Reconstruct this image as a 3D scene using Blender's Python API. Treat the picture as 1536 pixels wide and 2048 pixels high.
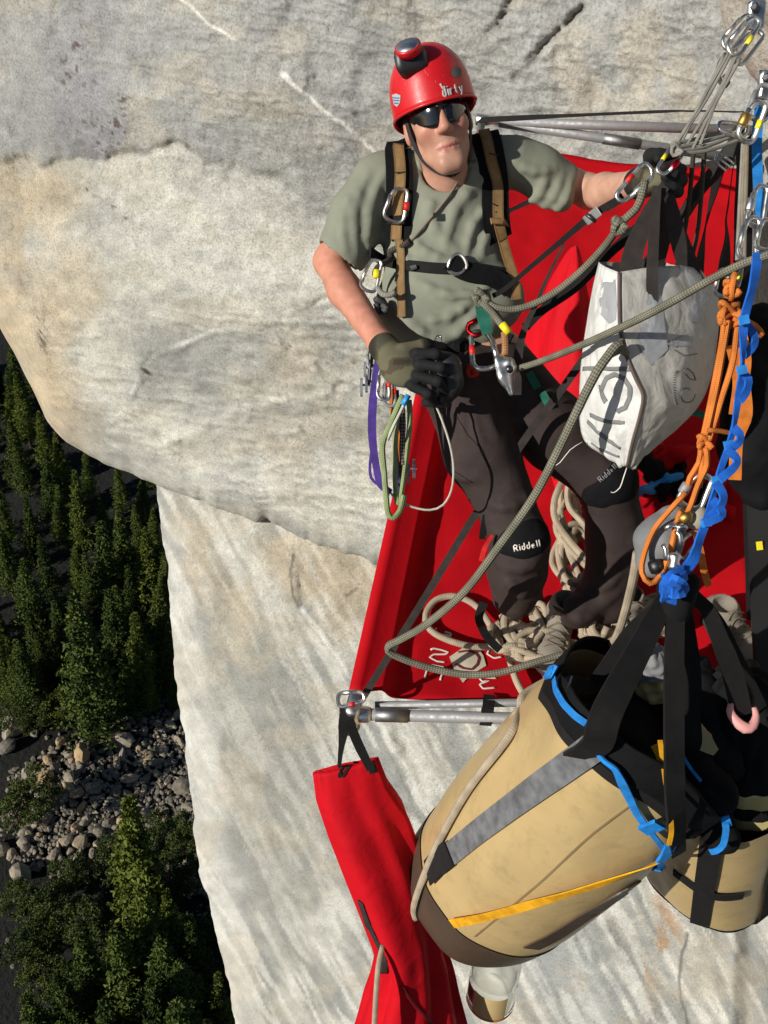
import bpy, bmesh, math, random
import numpy as np
from mathutils import Vector, Matrix
from mathutils.bvhtree import BVHTree
for _o in list(bpy.data.objects): bpy.data.objects.remove(_o)
scene = bpy.context.scene
COL = scene.collection
R = math.radians
# ------------------------------------------------------------------ camera, sky, sun, exposure
PITCH = R(42.0); FPX = 1900.0; CAMZ = 140.0
cp, sp = math.cos(PITCH), math.sin(PITCH)
camd = bpy.data.cameras.new('camera'); cam = bpy.data.objects.new('camera', camd); COL.objects.link(cam)
camd.sensor_fit = 'VERTICAL'; camd.sensor_height = 24.0; camd.lens = FPX/2048*24.0
camd.clip_start = 0.05; camd.clip_end = 5000
cam.location = (0, 0, CAMZ); cam.rotation_euler = (R(90)-PITCH, 0, 0)
scene.camera = cam
scene.render.resolution_x = 768; scene.render.resolution_y = 1024
TRAVEL = Vector((0.76, 0.46, -0.46)).normalized()          # direction in which the sunlight travels
SUN_EL = math.asin(-TRAVEL.z); SUN_AZ = math.atan2(-TRAVEL.x, -TRAVEL.y)
world = bpy.data.worlds.new('World'); scene.world = world; world.use_nodes = True
wn = world.node_tree; wn.nodes.clear()
_sky = wn.nodes.new('ShaderNodeTexSky'); _sky.sky_type = 'NISHITA'; _sky.sun_disc = False
_sky.sun_elevation = SUN_EL; _sky.sun_rotation = SUN_AZ; _sky.altitude = 1500
_bg = wn.nodes.new('ShaderNodeBackground'); _bg.inputs['Strength'].default_value = 0.055
_wo = wn.nodes.new('ShaderNodeOutputWorld')
wn.links.new(_sky.outputs[0], _bg.inputs[0]); wn.links.new(_bg.outputs[0], _wo.inputs[0])
sund = bpy.data.lights.new('sun', 'SUN'); sund.energy = 4.6; sund.angle = R(0.53); sund.color = (1.0, 0.955, 0.865)
sun = bpy.data.objects.new('sun', sund); COL.objects.link(sun)
sun.rotation_euler = TRAVEL.to_track_quat('-Z', 'Y').to_euler(); sun.location = (-30, -20, CAMZ+40)
scene.view_settings.view_transform = 'Standard'; scene.view_settings.look = 'None'
scene.view_settings.exposure = 0.0; scene.view_settings.gamma = 1.0
# ------------------------------------------------------------------ helpers
# Working frame: x right, y down, z depth along the view axis, metres; toW() turns it into world space.
ZS = 1.0                                        # depth and size factor while the haul bags are laid out
def C(px, py, z):
    z = z*ZS; return np.array([(px-768.0)/FPX*z, (py-1024.0)/FPX*z, z], float)
def CP(pts): return np.array([C(*p) for p in pts])
def toW(V):
    V = np.asarray(V, float).reshape(-1, 3)
    return np.stack([V[:, 0], V[:, 2]*cp - V[:, 1]*sp, CAMZ-(V[:, 1]*cp+V[:, 2]*sp)], 1)
DOWN = np.array([0, cp, sp]); FWD = np.array([0, -sp, cp]); RIGHT = np.array([1., 0, 0])
def unit(v): v = np.asarray(v, float); return v/(np.linalg.norm(v)+1e-12)
def tag(o, label=None, cat=None, group=None, kind=None):
    if label: o['label'] = label
    if cat: o['category'] = cat
    if group: o['group'] = group
    if kind: o['kind'] = kind
    return o
def thing(name, label, cat, base, group=None):
    o = bpy.data.objects.new(name, None); o.empty_display_size = 0.05; COL.objects.link(o)
    o.location = toW(base)[0]; tag(o, label, cat, group); return o
def world_loc(o):
    l = Vector((0, 0, 0))
    while o: l += o.location; o = o.parent
    return np.array(l)
def mobj(name, V, F, mat, parent=None, uv=None, smooth=True, tint=None, label=None, cat=None, group=None, kind=None, is_world=False):
    W = np.asarray(V, float).reshape(-1, 3) if is_world else toW(V)
    org = world_loc(parent) if parent else W.mean(0)
    me = bpy.data.meshes.new(name)
    me.from_pydata((W-org).tolist(), [], [tuple(int(i) for i in f) for f in F])
    if smooth: me.polygons.foreach_set('use_smooth', [True]*len(me.polygons))
    if uv is not None:
        ul = me.uv_layers.new(name='UVMap'); li = np.zeros(len(me.loops), int); me.loops.foreach_get('vertex_index', li)
        if len(uv) == len(W): ul.data.foreach_set('uv', np.asarray(uv, float)[li].ravel())
        else: ul.data.foreach_set('uv', np.asarray(uv, float).ravel())
    if tint is not None:
        a = me.color_attributes.new('tint', 'FLOAT_COLOR', 'POINT')
        t = np.ones((len(W), 4)); t[:, :3] = tint; a.data.foreach_set('color', t.ravel())
    me.materials.append(mat); me.update()
    o = bpy.data.objects.new(name, me); COL.objects.link(o)
    if parent: o.parent = parent
    else: o.location = org
    return tag(o, label, cat, group, kind)
class MB:
    def __init__(s): s.V = []; s.F = []; s.U = []; s.n = 0
    def add(s, V, F, U=None):
        V = np.asarray(V, float); s.V.append(V); s.F += [tuple(int(i)+s.n for i in f) for f in F]
        s.U.append(np.zeros((len(V), 2)) if U is None else np.asarray(U, float)); s.n += len(V); return s
    def obj(s, name, mat, parent=None, **k):
        return mobj(name, np.concatenate(s.V), s.F, mat, parent, uv=np.concatenate(s.U), **k)
    def bvh(s): return BVHTree.FromPolygons(np.concatenate(s.V).tolist(), s.F)
def catmull(P, step):
    P = np.asarray(P, float)
    if len(P) < 3:
        n = max(2, int(np.linalg.norm(P[-1]-P[0])/step)+1); t = np.linspace(0, 1, n)[:, None]; return P[0]*(1-t)+P[-1]*t
    Q = np.vstack([2*P[0]-P[1], P, 2*P[-1]-P[-2]]); out = []
    for i in range(1, len(Q)-2):
        a, b, c, d = Q[i-1], Q[i], Q[i+1], Q[i+2]; n = max(2, int(np.linalg.norm(c-b)/step))
        t = np.linspace(0, 1, n, endpoint=False)[:, None]
        out.append(.5*((2*b)+(-a+c)*t+(2*a-5*b+4*c-d)*t*t+(-a+3*b-3*c+d)*t**3))
    out.append(Q[-2][None]); return np.concatenate(out)
def frames(P):
    T = np.gradient(P, axis=0); T /= np.linalg.norm(T, axis=1)[:, None]+1e-12
    n = np.cross(T[0], [0.3, 0.9, 0.31]); n = unit(n); N = []
    for t in T:
        n = n-t*np.dot(n, t); n = unit(n); N.append(n)
    N = np.array(N); return T, N, np.cross(T, N)
def tube_geo(P, r, sides=8, step=0.012, smooth=True, cap=True, closed=False):
    P = np.asarray(P, float)
    if closed: P = np.vstack([P, P[:1]])
    if smooth: P = catmull(P, step)
    r = np.interp(np.linspace(0, 1, len(P)), np.linspace(0, 1, len(np.atleast_1d(r))), np.atleast_1d(r)) if np.ndim(r) else np.full(len(P), r)
    T, N, B = frames(P); a = np.linspace(0, 2*np.pi, sides+1)
    L = np.concatenate([[0], np.cumsum(np.linalg.norm(np.diff(P, axis=0), axis=1))])
    V = P[:, None]+r[:, None, None]*(np.cos(a)[None, :, None]*N[:, None]+np.sin(a)[None, :, None]*B[:, None])
    U = np.stack(np.broadcast_arrays(L[:, None]/(2*np.pi*r.mean()), (a/(2*np.pi))[None]), -1)
    n, m = len(P), sides+1; F = []
    for i in range(n-1):
        for j in range(sides): F.append((i*m+j, i*m+j+1, (i+1)*m+j+1, (i+1)*m+j))
    if cap and not closed: F.append(tuple(range(sides-1, -1, -1))); F.append(tuple((n-1)*m+j for j in range(sides)))
    return V.reshape(-1, 3), F, U.reshape(-1, 2)
def tube(name, P, r, mat, parent=None, **k):
    g = {q: k.pop(q) for q in ('sides', 'step', 'smooth', 'cap', 'closed') if q in k}
    return MB().add(*tube_geo(P, r, **g)).obj(name, mat, parent, **k)
def ribbon_geo(P, w, th=0.0022, facing=None, step=0.012, smooth=True, twist=0.0, edge=None):
    P = np.asarray(P, float)
    if smooth: P = catmull(P, step)
    T = np.gradient(P, axis=0); T /= np.linalg.norm(T, axis=1)[:, None]+1e-12
    n = len(P); w = np.interp(np.linspace(0, 1, n), np.linspace(0, 1, len(np.atleast_1d(w))), np.atleast_1d(w))
    L = np.concatenate([[0], np.cumsum(np.linalg.norm(np.diff(P, axis=0), axis=1))])
    if edge is not None:                                     # width runs along a fixed direction
        E = np.asarray(edge, float)[None]-T*(T@np.asarray(edge, float))[:, None]; E /= np.linalg.norm(E, axis=1)[:, None]; Nn = np.cross(T, E)
    else:
        f = np.array([0, 0, -1.]) if facing is None else np.asarray(facing, float)
        if f.ndim == 1: f = np.broadcast_to(f, P.shape)
        E = np.cross(T, f); E /= np.linalg.norm(E, axis=1)[:, None]+1e-9; Nn = np.cross(E, T)
    tw = np.interp(np.linspace(0, 1, n), np.linspace(0, 1, len(np.atleast_1d(twist))), np.atleast_1d(twist))[:, None]
    E, Nn = E*np.cos(tw)+Nn*np.sin(tw), Nn*np.cos(tw)-E*np.sin(tw)
    o = [(-.5, -.5), (-.17, -.5), (.17, -.5), (.5, -.5), (.5, .5), (.17, .5), (-.17, .5), (-.5, .5)]
    V = np.stack([P+E*(w*a)[:, None]+Nn*(th*b) for a, b in o], 1)
    U = np.stack([np.stack([L/0.025, np.full(n, a+.5)], 1) for a, b in o], 1); F = []
    for i in range(n-1):
        for j in range(8): F.append((i*8+j, i*8+(j+1) % 8, i*8+8+(j+1) % 8, i*8+8+j))
    F.append((7, 6, 5, 4, 3, 2, 1, 0)); F.append(tuple((n-1)*8+j for j in range(8)))
    return V.reshape(-1, 3), F, U.reshape(-1, 2)
def ribbon(name, P, w, mat, parent=None, **k):
    g = {q: k.pop(q) for q in ('th', 'facing', 'step', 'smooth', 'twist', 'edge') if q in k}
    k.setdefault('smooth', False)
    return MB().add(*ribbon_geo(P, w, **g)).obj(name, mat, parent, **k)
def grid_faces(n, m, wrap=False):
    F = []
    for i in range(n-1):
        for j in range(m if wrap else m-1): F.append((i*m+j, i*m+(j+1) % m, (i+1)*m+(j+1) % m, (i+1)*m+j))
    return F
def box_geo(c, ax, ay, az, bev=0.15):
    """bevelled box: centre and three half-axis vectors"""
    c, ax, ay, az = [np.asarray(q, float) for q in (c, ax, ay, az)]; V = []; b = 1-bev
    bm = bmesh.new(); bmesh.ops.create_cube(bm, size=2.0)
    if bev > 0: bmesh.ops.bevel(bm, geom=bm.edges[:], offset=bev, segments=2, affect='EDGES', profile=.6)
    bm.verts.ensure_lookup_table(); V = [c+ax*v.co.x+ay*v.co.y+az*v.co.z for v in bm.verts]; F = [[v.index for v in f.verts] for f in bm.faces]
    bm.free(); return np.array(V), F
def lathe_geo(p0, p1, prof, sides=24, squash=None):
    """prof: (t along p0->p1, radius)"""
    p0, p1 = np.asarray(p0, float), np.asarray(p1, float); T = unit(p1-p0); n = unit(np.cross(T, [.2, .95, .25])); b = np.cross(T, n)
    a = np.linspace(0, 2*np.pi, sides, endpoint=False); V = []
    for t, r in prof: V.append(p0+(p1-p0)*t+r*(np.cos(a)[:, None]*n+np.sin(a)[:, None]*b))
    m = len(prof); F = grid_faces(m, sides, True); F.append(tuple(range(sides-1, -1, -1))); F.append(tuple((m-1)*sides+j for j in range(sides)))
    return np.concatenate(V), F
# ---- numpy value noise
def _h(ix, iy, iz, s):
    n = (ix.astype(np.int64)*374761393+iy.astype(np.int64)*668265263+iz.astype(np.int64)*2147483647+s*974634777) & 0xffffffff
    n = ((n ^ (n >> 13))*1274126177) & 0xffffffff; n = (n ^ (n >> 16)) & 0xffff
    return n/65535.0*2-1
def vnoise(P, s=0):
    P = np.asarray(P, float); i = np.floor(P).astype(np.int64); f = P-i; f = f*f*f*(f*(f*6-15)+10); o = 0
    for dx in (0, 1):
        for dy in (0, 1):
            for dz in (0, 1):
                w = (f[..., 0] if dx else 1-f[..., 0])*(f[..., 1] if dy else 1-f[..., 1])*(f[..., 2] if dz else 1-f[..., 2])
                o = o+w*_h(i[..., 0]+dx, i[..., 1]+dy, i[..., 2]+dz, s)
    return o
def sn(a, b, c): return .5*(math.sin(1.7*a+2.3*b+.9*c+.4)+math.sin(2.9*c-1.3*a+1.9)*math.cos(2.1*b+.7*c)+.6*math.sin(4.1*b-3.3*a+1.7*c))   # cheap single-point wobble
def fbm(P, oct=4, s=0, gain=.5):
    o = 0; a = 1.0; P = np.asarray(P, float)
    for k in range(oct): o = o+a*vnoise(P, s+k*17); P = P*2.03+3.1; a *= gain
    return o
# ---- signed-distance sculpting on a grid + surface nets
class SDF:
    def __init__(s, lo, hi, h):
        s.lo = np.asarray(lo, float); s.h = h; s.n = np.ceil((np.asarray(hi)-s.lo)/h).astype(int)+1
        s.F = np.full(s.n, .08, np.float32)
    def sl(s, lo, hi):
        a = np.clip(np.floor((lo-s.lo)/s.h).astype(int), 0, s.n-1); b = np.clip(np.ceil((hi-s.lo)/s.h).astype(int)+1, 1, s.n)
        if (b <= a).any(): return None
        ax = [np.arange(a[k], b[k])*s.h+s.lo[k] for k in range(3)]
        return (slice(a[0], b[0]), slice(a[1], b[1]), slice(a[2], b[2])), np.stack(np.meshgrid(*ax, indexing='ij'), -1)
    def put(s, q, d, k, sub):
        f = s.F[q]
        if sub: d = -d; h = np.maximum(k-np.abs(f-d), 0)/k; s.F[q] = np.maximum(f, d)+h*h*k/4
        else: h = np.maximum(k-np.abs(f-d), 0)/k; s.F[q] = np.minimum(f, d)-h*h*k/4
    def cone(s, a, b, r1, r2=None, k=.02, flat=None, fs=1.0, sub=False):
        """round cone a->b; flattened by fs along direction flat"""
        a, b = np.asarray(a, float), np.asarray(b, float); r2 = r1 if r2 is None else r2; m = max(r1, r2)*max(1, fs)+k+2*s.h
        g = s.sl(np.minimum(a, b)-m, np.maximum(a, b)+m)
        if g is None: return s
        q, P = g; ab = b-a; L = ab@ab+1e-12
        t = np.clip(((P-a)@ab)/L, 0, 1); d = P-a-t[..., None]*ab
        if flat is not None:
            fl = unit(flat); c = d@fl; d = d+(c*(1/fs-1))[..., None]*fl
        d = (np.linalg.norm(d, axis=-1)-(r1+(r2-r1)*t))*(min(1, fs))
        s.put(q, d, k, sub); return s
    def chain(s, pts, rs, **k):
        for i in range(len(pts)-1): s.cone(pts[i], pts[i+1], rs[i], rs[i+1], **k)
        return s
    def ell(s, c, Rm, r, k=.02, sub=False):
        """ellipsoid: centre, 3x3 rows = axes, radii"""
        c = np.asarray(c, float); r = np.asarray(r, float); m = r.max()+k+2*s.h; g = s.sl(c-m, c+m)
        if g is None: return s
        q, P = g; L = ((P-c)@np.asarray(Rm, float).T)/r; n = np.linalg.norm(L, axis=-1); n2 = np.linalg.norm(L/r, axis=-1)+1e-9
        s.put(q, n*(n-1)/n2, k, sub); return s
    def plane_cut(s, p, n, k=.005):
        """keep the side opposite to n"""
        ax = [np.arange(s.n[i])*s.h+s.lo[i] for i in range(3)]; P = np.stack(np.meshgrid(*ax, indexing='ij'), -1)
        d = (P-np.asarray(p))@unit(n); h = np.maximum(k-np.abs(s.F-d), 0)/k; s.F = np.maximum(s.F, d)+h*h*k/4; return s
    def noise(s, amp, scale, seed=0, oct=2):
        ax = [np.arange(s.n[i])*s.h+s.lo[i] for i in range(3)]; P = np.stack(np.meshgrid(*ax, indexing='ij'), -1)
        m = np.abs(s.F) < amp*3+3*s.h; s.F[m] += amp*fbm(P[m]*np.asarray(scale), oct, seed); return s
    def mesh(s, smooth=1):
        F = s.F; I = F < 0; nx, ny, nz = F.shape
        cnt = sum(I[dx:nx-1+dx, dy:ny-1+dy, dz:nz-1+dz].astype(np.int8) for dx in (0, 1) for dy in (0, 1) for dz in (0, 1))
        act = np.argwhere((cnt > 0) & (cnt < 8)); idx = -np.ones(cnt.shape, np.int64); idx[tuple(act.T)] = np.arange(len(act))
        acc = np.zeros((len(act), 3)); w = np.zeros(len(act))
        for ax in range(3):
            o1, o2 = [k for k in range(3) if k != ax]
            for u in (0, 1):
                for v in (0, 1):
                    p = act.copy(); p[:, o1] += u; p[:, o2] += v; q = p.copy(); q[:, ax] += 1
                    a, b = F[tuple(p.T)], F[tuple(q.T)]; m = (a < 0) != (b < 0); t = np.where(m, a/(a-b+1e-12*(a == b)), 0)
                    pos = p.astype(float); pos[:, ax] += t; acc[m] += pos[m]; w[m] += 1
        V = acc/w[:, None]*s.h+s.lo; faces = []
        for ax in range(3):
            o1, o2 = (ax+1) % 3, (ax+2) % 3; sl0 = [slice(None)]*3; sl1 = [slice(None)]*3; sl0[ax] = slice(0, -1); sl1[ax] = slice(1, None)
            A, B = I[tuple(sl0)], I[tuple(sl1)]; E = np.argwhere(A != B)
            E = E[(E[:, o1] > 0) & (E[:, o2] > 0) & (E[:, o1] < F.shape[o1]-1) & (E[:, o2] < F.shape[o2]-1)]
            fl = A[tuple(E.T)]; c = []
            for u, v in ((1, 1), (0, 1), (0, 0), (1, 0)):
                p = E.copy(); p[:, o1] -= u; p[:, o2] -= v; c.append(idx[tuple(p.T)])
            q = np.stack(c, 1); q[~fl] = q[~fl][:, ::-1]; faces.append(q)
        Fq = np.concatenate(faces); Fq = Fq[(Fq >= 0).all(1)]
        for _ in range(smooth):
            S = np.zeros_like(V); n = np.zeros(len(V))
            for a, b in ((0, 1), (1, 2), (2, 3), (3, 0)):
                np.add.at(S, Fq[:, a], V[Fq[:, b]]); np.add.at(S, Fq[:, b], V[Fq[:, a]]); np.add.at(n, Fq[:, a], 1); np.add.at(n, Fq[:, b], 1)
            V = V*.5+.5*S/np.maximum(n, 1)[:, None]
        return V, Fq
def bvh_of(V, F): return BVHTree.FromPolygons([tuple(v) for v in np.asarray(V)], [tuple(int(i) for i in f) for f in F])
def hit(b, px, py, off=0.002, zdef=2.4):
    d = unit(C(px, py, 1.0)); r = b.ray_cast(Vector((0, 0, 0)), Vector(d))
    if r[0] is None:
        r = b.find_nearest(Vector(C(px, py, zdef)))
    n = np.array(r[1]); n = n if n@d < 0 else -n
    return np.array(r[0])+n*off, n
def decal_strokes(b, strokes, wpx, z=2.4, off=0.002, th=0.0012, n=10):
    """ribbons lying on a surface, strokes given as polylines of points seen on it"""
    m = MB()
    for s in strokes:
        s = np.asarray(s, float); L = np.concatenate([[0], np.cumsum(np.linalg.norm(np.diff(s, axis=0), axis=1))]); t = np.linspace(0, L[-1], max(n, int(L[-1]/4)))
        q = np.stack([np.interp(t, L, s[:, 0]), np.interp(t, L, s[:, 1])], 1); H = [hit(b, x, y, off, z) for x, y in q]
        P = np.array([h[0] for h in H]); N = np.array([h[1] for h in H])
        for _ in range(2): N[1:-1] = (N[:-2]+N[1:-1]*2+N[2:])/4
        m.add(*ribbon_geo(P, wpx/FPX*P[:, 2].mean(), th, facing=N, smooth=False))
    return m
def decal_poly(b, poly, off=0.003, z=2.4, seg=8):
    """filled patch on a surface: fan grid from the outline to its centre"""
    poly = np.asarray(poly, float); c = poly.mean(0); V = []; n = len(poly)
    for k in range(seg+1):
        for p in poly: V.append(hit(b, *(c+(p-c)*(1-k/seg*.999)), off, z)[0])
    return MB().add(np.array(V), grid_faces(seg+1, n, True))
# ------------------------------------------------------------------ materials
MATS = {}
def nodes(name):
    m = bpy.data.materials.new(name); m.use_nodes = True; t = m.node_tree; return m, t, t.nodes['Principled BSDF']
def nd(t, k, **kw):
    n = t.nodes.new('ShaderNode'+k)
    for a, v in kw.items():
        if a.startswith('_'): setattr(n, a[1:], v)
        else: n.inputs[a.replace('__', ' ')].default_value = v
    return n
def ramp(t, fac, stops):
    r = t.nodes.new('ShaderNodeValToRGB'); e = r.color_ramp.elements
    while len(e) < len(stops): e.new(.5)
    for q, (p, c) in zip(e, stops): q.position = p; q.color = (*c, 1) if len(c) == 3 else c
    t.links.new(fac, r.inputs[0]); return r.outputs[0]
def mixc(t, fac, a, b, mode='MIX'):
    m = t.nodes.new('ShaderNodeMix'); m.data_type = 'RGBA'; m.blend_type = mode
    for s, v in ((0, fac), (6, a), (7, b)):
        if isinstance(v, bpy.types.NodeSocket): t.links.new(v, m.inputs[s])
        else: m.inputs[s].default_value = v if s == 0 else (*v, 1)
    return m.outputs[2]
def bump(t, b, h, strength=.3, dist=.002, normal=None):
    n = nd(t, 'Bump', Strength=strength, Distance=dist); t.links.new(h, n.inputs['Height'])
    if normal: t.links.new(normal, n.inputs['Normal'])
    t.links.new(n.outputs[0], b.inputs['Normal']); return n.outputs[0]
def cloth(name, col, rough=.75, var=.18, scale=9, weave=900, bs=.25, sheen=0.0, dirt=None, spec=.3, wr=0.0):
    m, t, b = nodes(name); tc = nd(t, 'TexCoord'); L = t.links.new
    n1 = nd(t, 'TexNoise', Scale=scale, Detail=5.0); L(tc.outputs['Object'], n1.inputs['Vector'])
    lo = tuple(c*(1-var) for c in col); hi = tuple(min(1, c*(1+var)) for c in col)
    c = ramp(t, n1.outputs[0], [(.3, lo), (.7, hi)])
    if dirt:
        n3 = nd(t, 'TexNoise', Scale=scale*2.3, Detail=8.0, Roughness=.7); L(tc.outputs['Object'], n3.inputs['Vector'])
        c = mixc(t, ramp(t, n3.outputs[0], [(.52, (0, 0, 0)), (.72, (dirt[3],)*3)]), c, dirt[:3])
    L(c, b.inputs['Base Color']); b.inputs['Roughness'].default_value = rough; b.inputs['Specular IOR Level'].default_value = spec
    if sheen: b.inputs['Sheen Weight'].default_value = sheen; b.inputs['Sheen Tint'].default_value = (*[min(1, q*2.0) for q in col], 1)
    n2 = nd(t, 'TexNoise', Scale=weave, Detail=2.0); L(tc.outputs['Object'], n2.inputs['Vector'])
    nb = bump(t, b, n2.outputs[0], bs, .0012)
    if wr:
        n4 = nd(t, 'TexNoise', Scale=14.0, Detail=3.0, Distortion=.6); L(tc.outputs['Object'], n4.inputs['Vector']); bump(t, b, n4.outputs[0], wr, .02, nb)
    MATS[name] = m; return m
def webbing(name, col, rough=.7, edge=None):
    m, t, b = nodes(name); L = t.links.new; uv = nd(t, 'UVMap'); sx = nd(t, 'SeparateXYZ'); L(uv.outputs[0], sx.inputs[0])
    w = nd(t, 'TexWave', Scale=14.0, Distortion=.4); L(uv.outputs[0], w.inputs['Vector'])
    n = nd(t, 'TexNoise', Scale=40.0, Detail=4.0); tc = nd(t, 'TexCoord'); L(tc.outputs['Object'], n.inputs['Vector'])
    c = ramp(t, n.outputs[0], [(.3, tuple(q*.75 for q in col)), (.7, tuple(min(1, q*1.25) for q in col))])
    if edge:
        ed = nd(t, 'Math', _operation='PINGPONG'); L(sx.outputs[1], ed.inputs[0]); ed.inputs[1].default_value = .5
        c = mixc(t, ramp(t, ed.outputs[0], [(.13, (1, 1, 1)), (.17, (0, 0, 0))]), c, edge)
    L(c, b.inputs['Base Color']); b.inputs['Roughness'].default_value = rough; b.inputs['Specular IOR Level'].default_value = .3
    bump(t, b, w.outputs['Fac'], .5, .0006); MATS[name] = m; return m
def rope(name, a, c2, n=4, rough=.8, thr=0.0, soft=.35, ka=.9):
    m, t, b = nodes(name); L = t.links.new; uv = nd(t, 'UVMap'); sx = nd(t, 'SeparateXYZ'); L(uv.outputs[0], sx.inputs[0])
    def wv(sign):
        m1 = nd(t, 'Math', _operation='MULTIPLY'); L(sx.outputs[0], m1.inputs[0]); m1.inputs[1].default_value = n*ka*2*math.pi
        m2 = nd(t, 'Math', _operation='MULTIPLY_ADD'); L(sx.outputs[1], m2.inputs[0]); m2.inputs[1].default_value = sign*n*2*math.pi; L(m1.outputs[0], m2.inputs[2])
        s = nd(t, 'Math', _operation='SINE'); L(m2.outputs[0], s.inputs[0]); return s.outputs[0]
    pr = nd(t, 'Math', _operation='MULTIPLY'); L(wv(1), pr.inputs[0]); L(wv(-1), pr.inputs[1])
    ad = nd(t, 'Math', _operation='MULTIPLY_ADD'); L(pr.outputs[0], ad.inputs[0]); ad.inputs[1].default_value = .5; ad.inputs[2].default_value = .5
    tc = nd(t, 'TexCoord'); ns = nd(t, 'TexNoise', Scale=25.0, Detail=4.0); L(tc.outputs['Object'], ns.inputs['Vector'])
    cc = ramp(t, ad.outputs[0], [(max(0, .5+thr-soft/2), a), (min(1, .5+thr+soft/2), c2)])
    cc = mixc(t, .5, cc, ramp(t, ns.outputs[0], [(.35, (.45,)*3), (.65, (1.0,)*3)]), 'MULTIPLY')
    L(cc, b.inputs['Base Color']); b.inputs['Roughness'].default_value = rough; b.inputs['Specular IOR Level'].default_value = .2
    bump(t, b, ad.outputs[0], .6, .0012); MATS[name] = m; return m
def metal(name, col, rough=.25, metallic=1.0, wear=.5):
    m, t, b = nodes(name); L = t.links.new; tc = nd(t, 'TexCoord'); n = nd(t, 'TexNoise', Scale=60.0, Detail=6.0); L(tc.outputs['Object'], n.inputs['Vector'])
    L(ramp(t, n.outputs[0], [(.3, tuple(q*(1-.4*wear) for q in col)), (.65, col)]), b.inputs['Base Color'])
    L(ramp(t, n.outputs[0], [(.3, (min(1, rough+.25),)*3), (.7, (rough,)*3)]), b.inputs['Roughness']); b.inputs['Metallic'].default_value = metallic
    MATS[name] = m; return m
def plastic(name, col, rough=.35, spec=.5, var=.08, coat=0.0, scratch=0.0):
    m, t, b = nodes(name); L = t.links.new; tc = nd(t, 'TexCoord'); n = nd(t, 'TexNoise', Scale=35.0, Detail=6.0, Roughness=.65); L(tc.outputs['Object'], n.inputs['Vector'])
    c = ramp(t, n.outputs[0], [(.3, tuple(q*(1-var) for q in col)), (.7, tuple(min(1, q*(1+var)) for q in col))])
    if scratch:
        s = nd(t, 'TexNoise', Scale=90.0, Detail=8.0, Distortion=2.5); L(tc.outputs['Object'], s.inputs['Vector'])
        c = mixc(t, ramp(t, s.outputs[0], [(.64, (0, 0, 0)), (.7, (scratch,)*3)]), c, (.5, .42, .4))
    L(c, b.inputs['Base Color']); L(ramp(t, n.outputs[0], [(.3, (rough*1.5,)*3), (.7, (rough,)*3)]), b.inputs['Roughness'])
    b.inputs['Specular IOR Level'].default_value = spec; b.inputs['Coat Weight'].default_value = coat; b.inputs['Coat Roughness'].default_value = .15
    MATS[name] = m; return m
# ------------------------------------------------------------------ cliff
def poly_dist(px, py, pts):
    d = np.full(np.shape(px), 1e9); sg = np.zeros(np.shape(px))
    for (x0, y0), (x1, y1) in zip(pts[:-1], pts[1:]):
        vx, vy = x1-x0, y1-y0; t = np.clip(((px-x0)*vx+(py-y0)*vy)/(vx*vx+vy*vy), 0, 1)
        ex, ey = px-x0-t*vx, py-y0-t*vy; q = np.hypot(ex, ey); m = q < d; d = np.where(m, q, d); sg = np.where(m, np.sign(vx*(py-y0)-vy*(px-x0)), sg)
    return d, sg
def sstep(a, b, x): t = np.clip((x-a)/(b-a), 0, 1); return t*t*(3-2*t)
def blob(px, py, cx, cy, rx, ry, rot=0, soft=.5):
    c, s = math.cos(R(rot)), math.sin(R(rot)); u = ((px-cx)*c+(py-cy)*s)/rx; v = (-(px-cx)*s+(py-cy)*c)/ry
    return 1-sstep(1-soft, 1+soft, np.hypot(u, v))
def wall_depth(px, py, off=0.0):
    rx = (px-768)/FPX; ry = (py-1024)/FPX; fw = cp-ry*sp
    d1 = np.maximum(fw+.663*rx, .12); z1 = (5.21+off)/d1
    d3 = rx-.22*fw; z3 = np.where(d3 > .005, (.80+1.5*np.clip((py-1250)/750, 0, 2))/np.maximum(d3, .005), 160.0)
    k = .9; h = np.maximum(k-np.abs(z1-z3), 0)/k; return np.minimum(z1, z3)-h*h*k/4
EDGE_U = [(-760, -420), (-420, 60), (-160, 430), (0, 655), (28, 706), (60, 770), (92, 838), (130, 882), (185, 915), (240, 940), (310, 966), (360, 992), (420, 1008), (500, 1034), (560, 1052), (640, 1092), (700, 1112), (760, 1130), (1000, 1200), (1560, 1310), (2300, 1400)]
EDGE_L = [(600, 296), (940, 312), (985, 317), (1050, 323), (1110, 331), (1195, 343), (1230, 344), (1330, 349), (1400, 356), (1480, 370), (1560, 378), (1620, 388), (1700, 394), (1740, 399), (1790, 414), (1850, 431), (1900, 441), (1970, 456), (2048, 470), (2300, 520), (2700, 600)]
VEIN = [(340, -20), (420, 50), (452, 66), (470, 78)]; VEIN2 = [(560, 142), (585, 165), (620, 195), (650, 225), (690, 250), (722, 282), (765, 315)]
FLAKE = [(-60, 330), (60, 325), (130, 310), (200, 318), (245, 316), (300, 291), (360, 302), (430, 322), (520, 350), (560, 372), (600, 395), (650, 435), (720, 480), (820, 540)]
ARC = [(255, 800), (285, 745), (320, 705), (400, 672), (480, 652), (560, 640), (640, 642), (740, 660)]
ARC2 = [(330, 880), (420, 838), (520, 805), (620, 790), (740, 770)]
CR1 = [(1015, 10), (990, 55), (940, 110), (925, 140)]; CR2 = [(1172, 15), (1130, 55), (1090, 85), (1060, 140), (1020, 175)]
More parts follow.
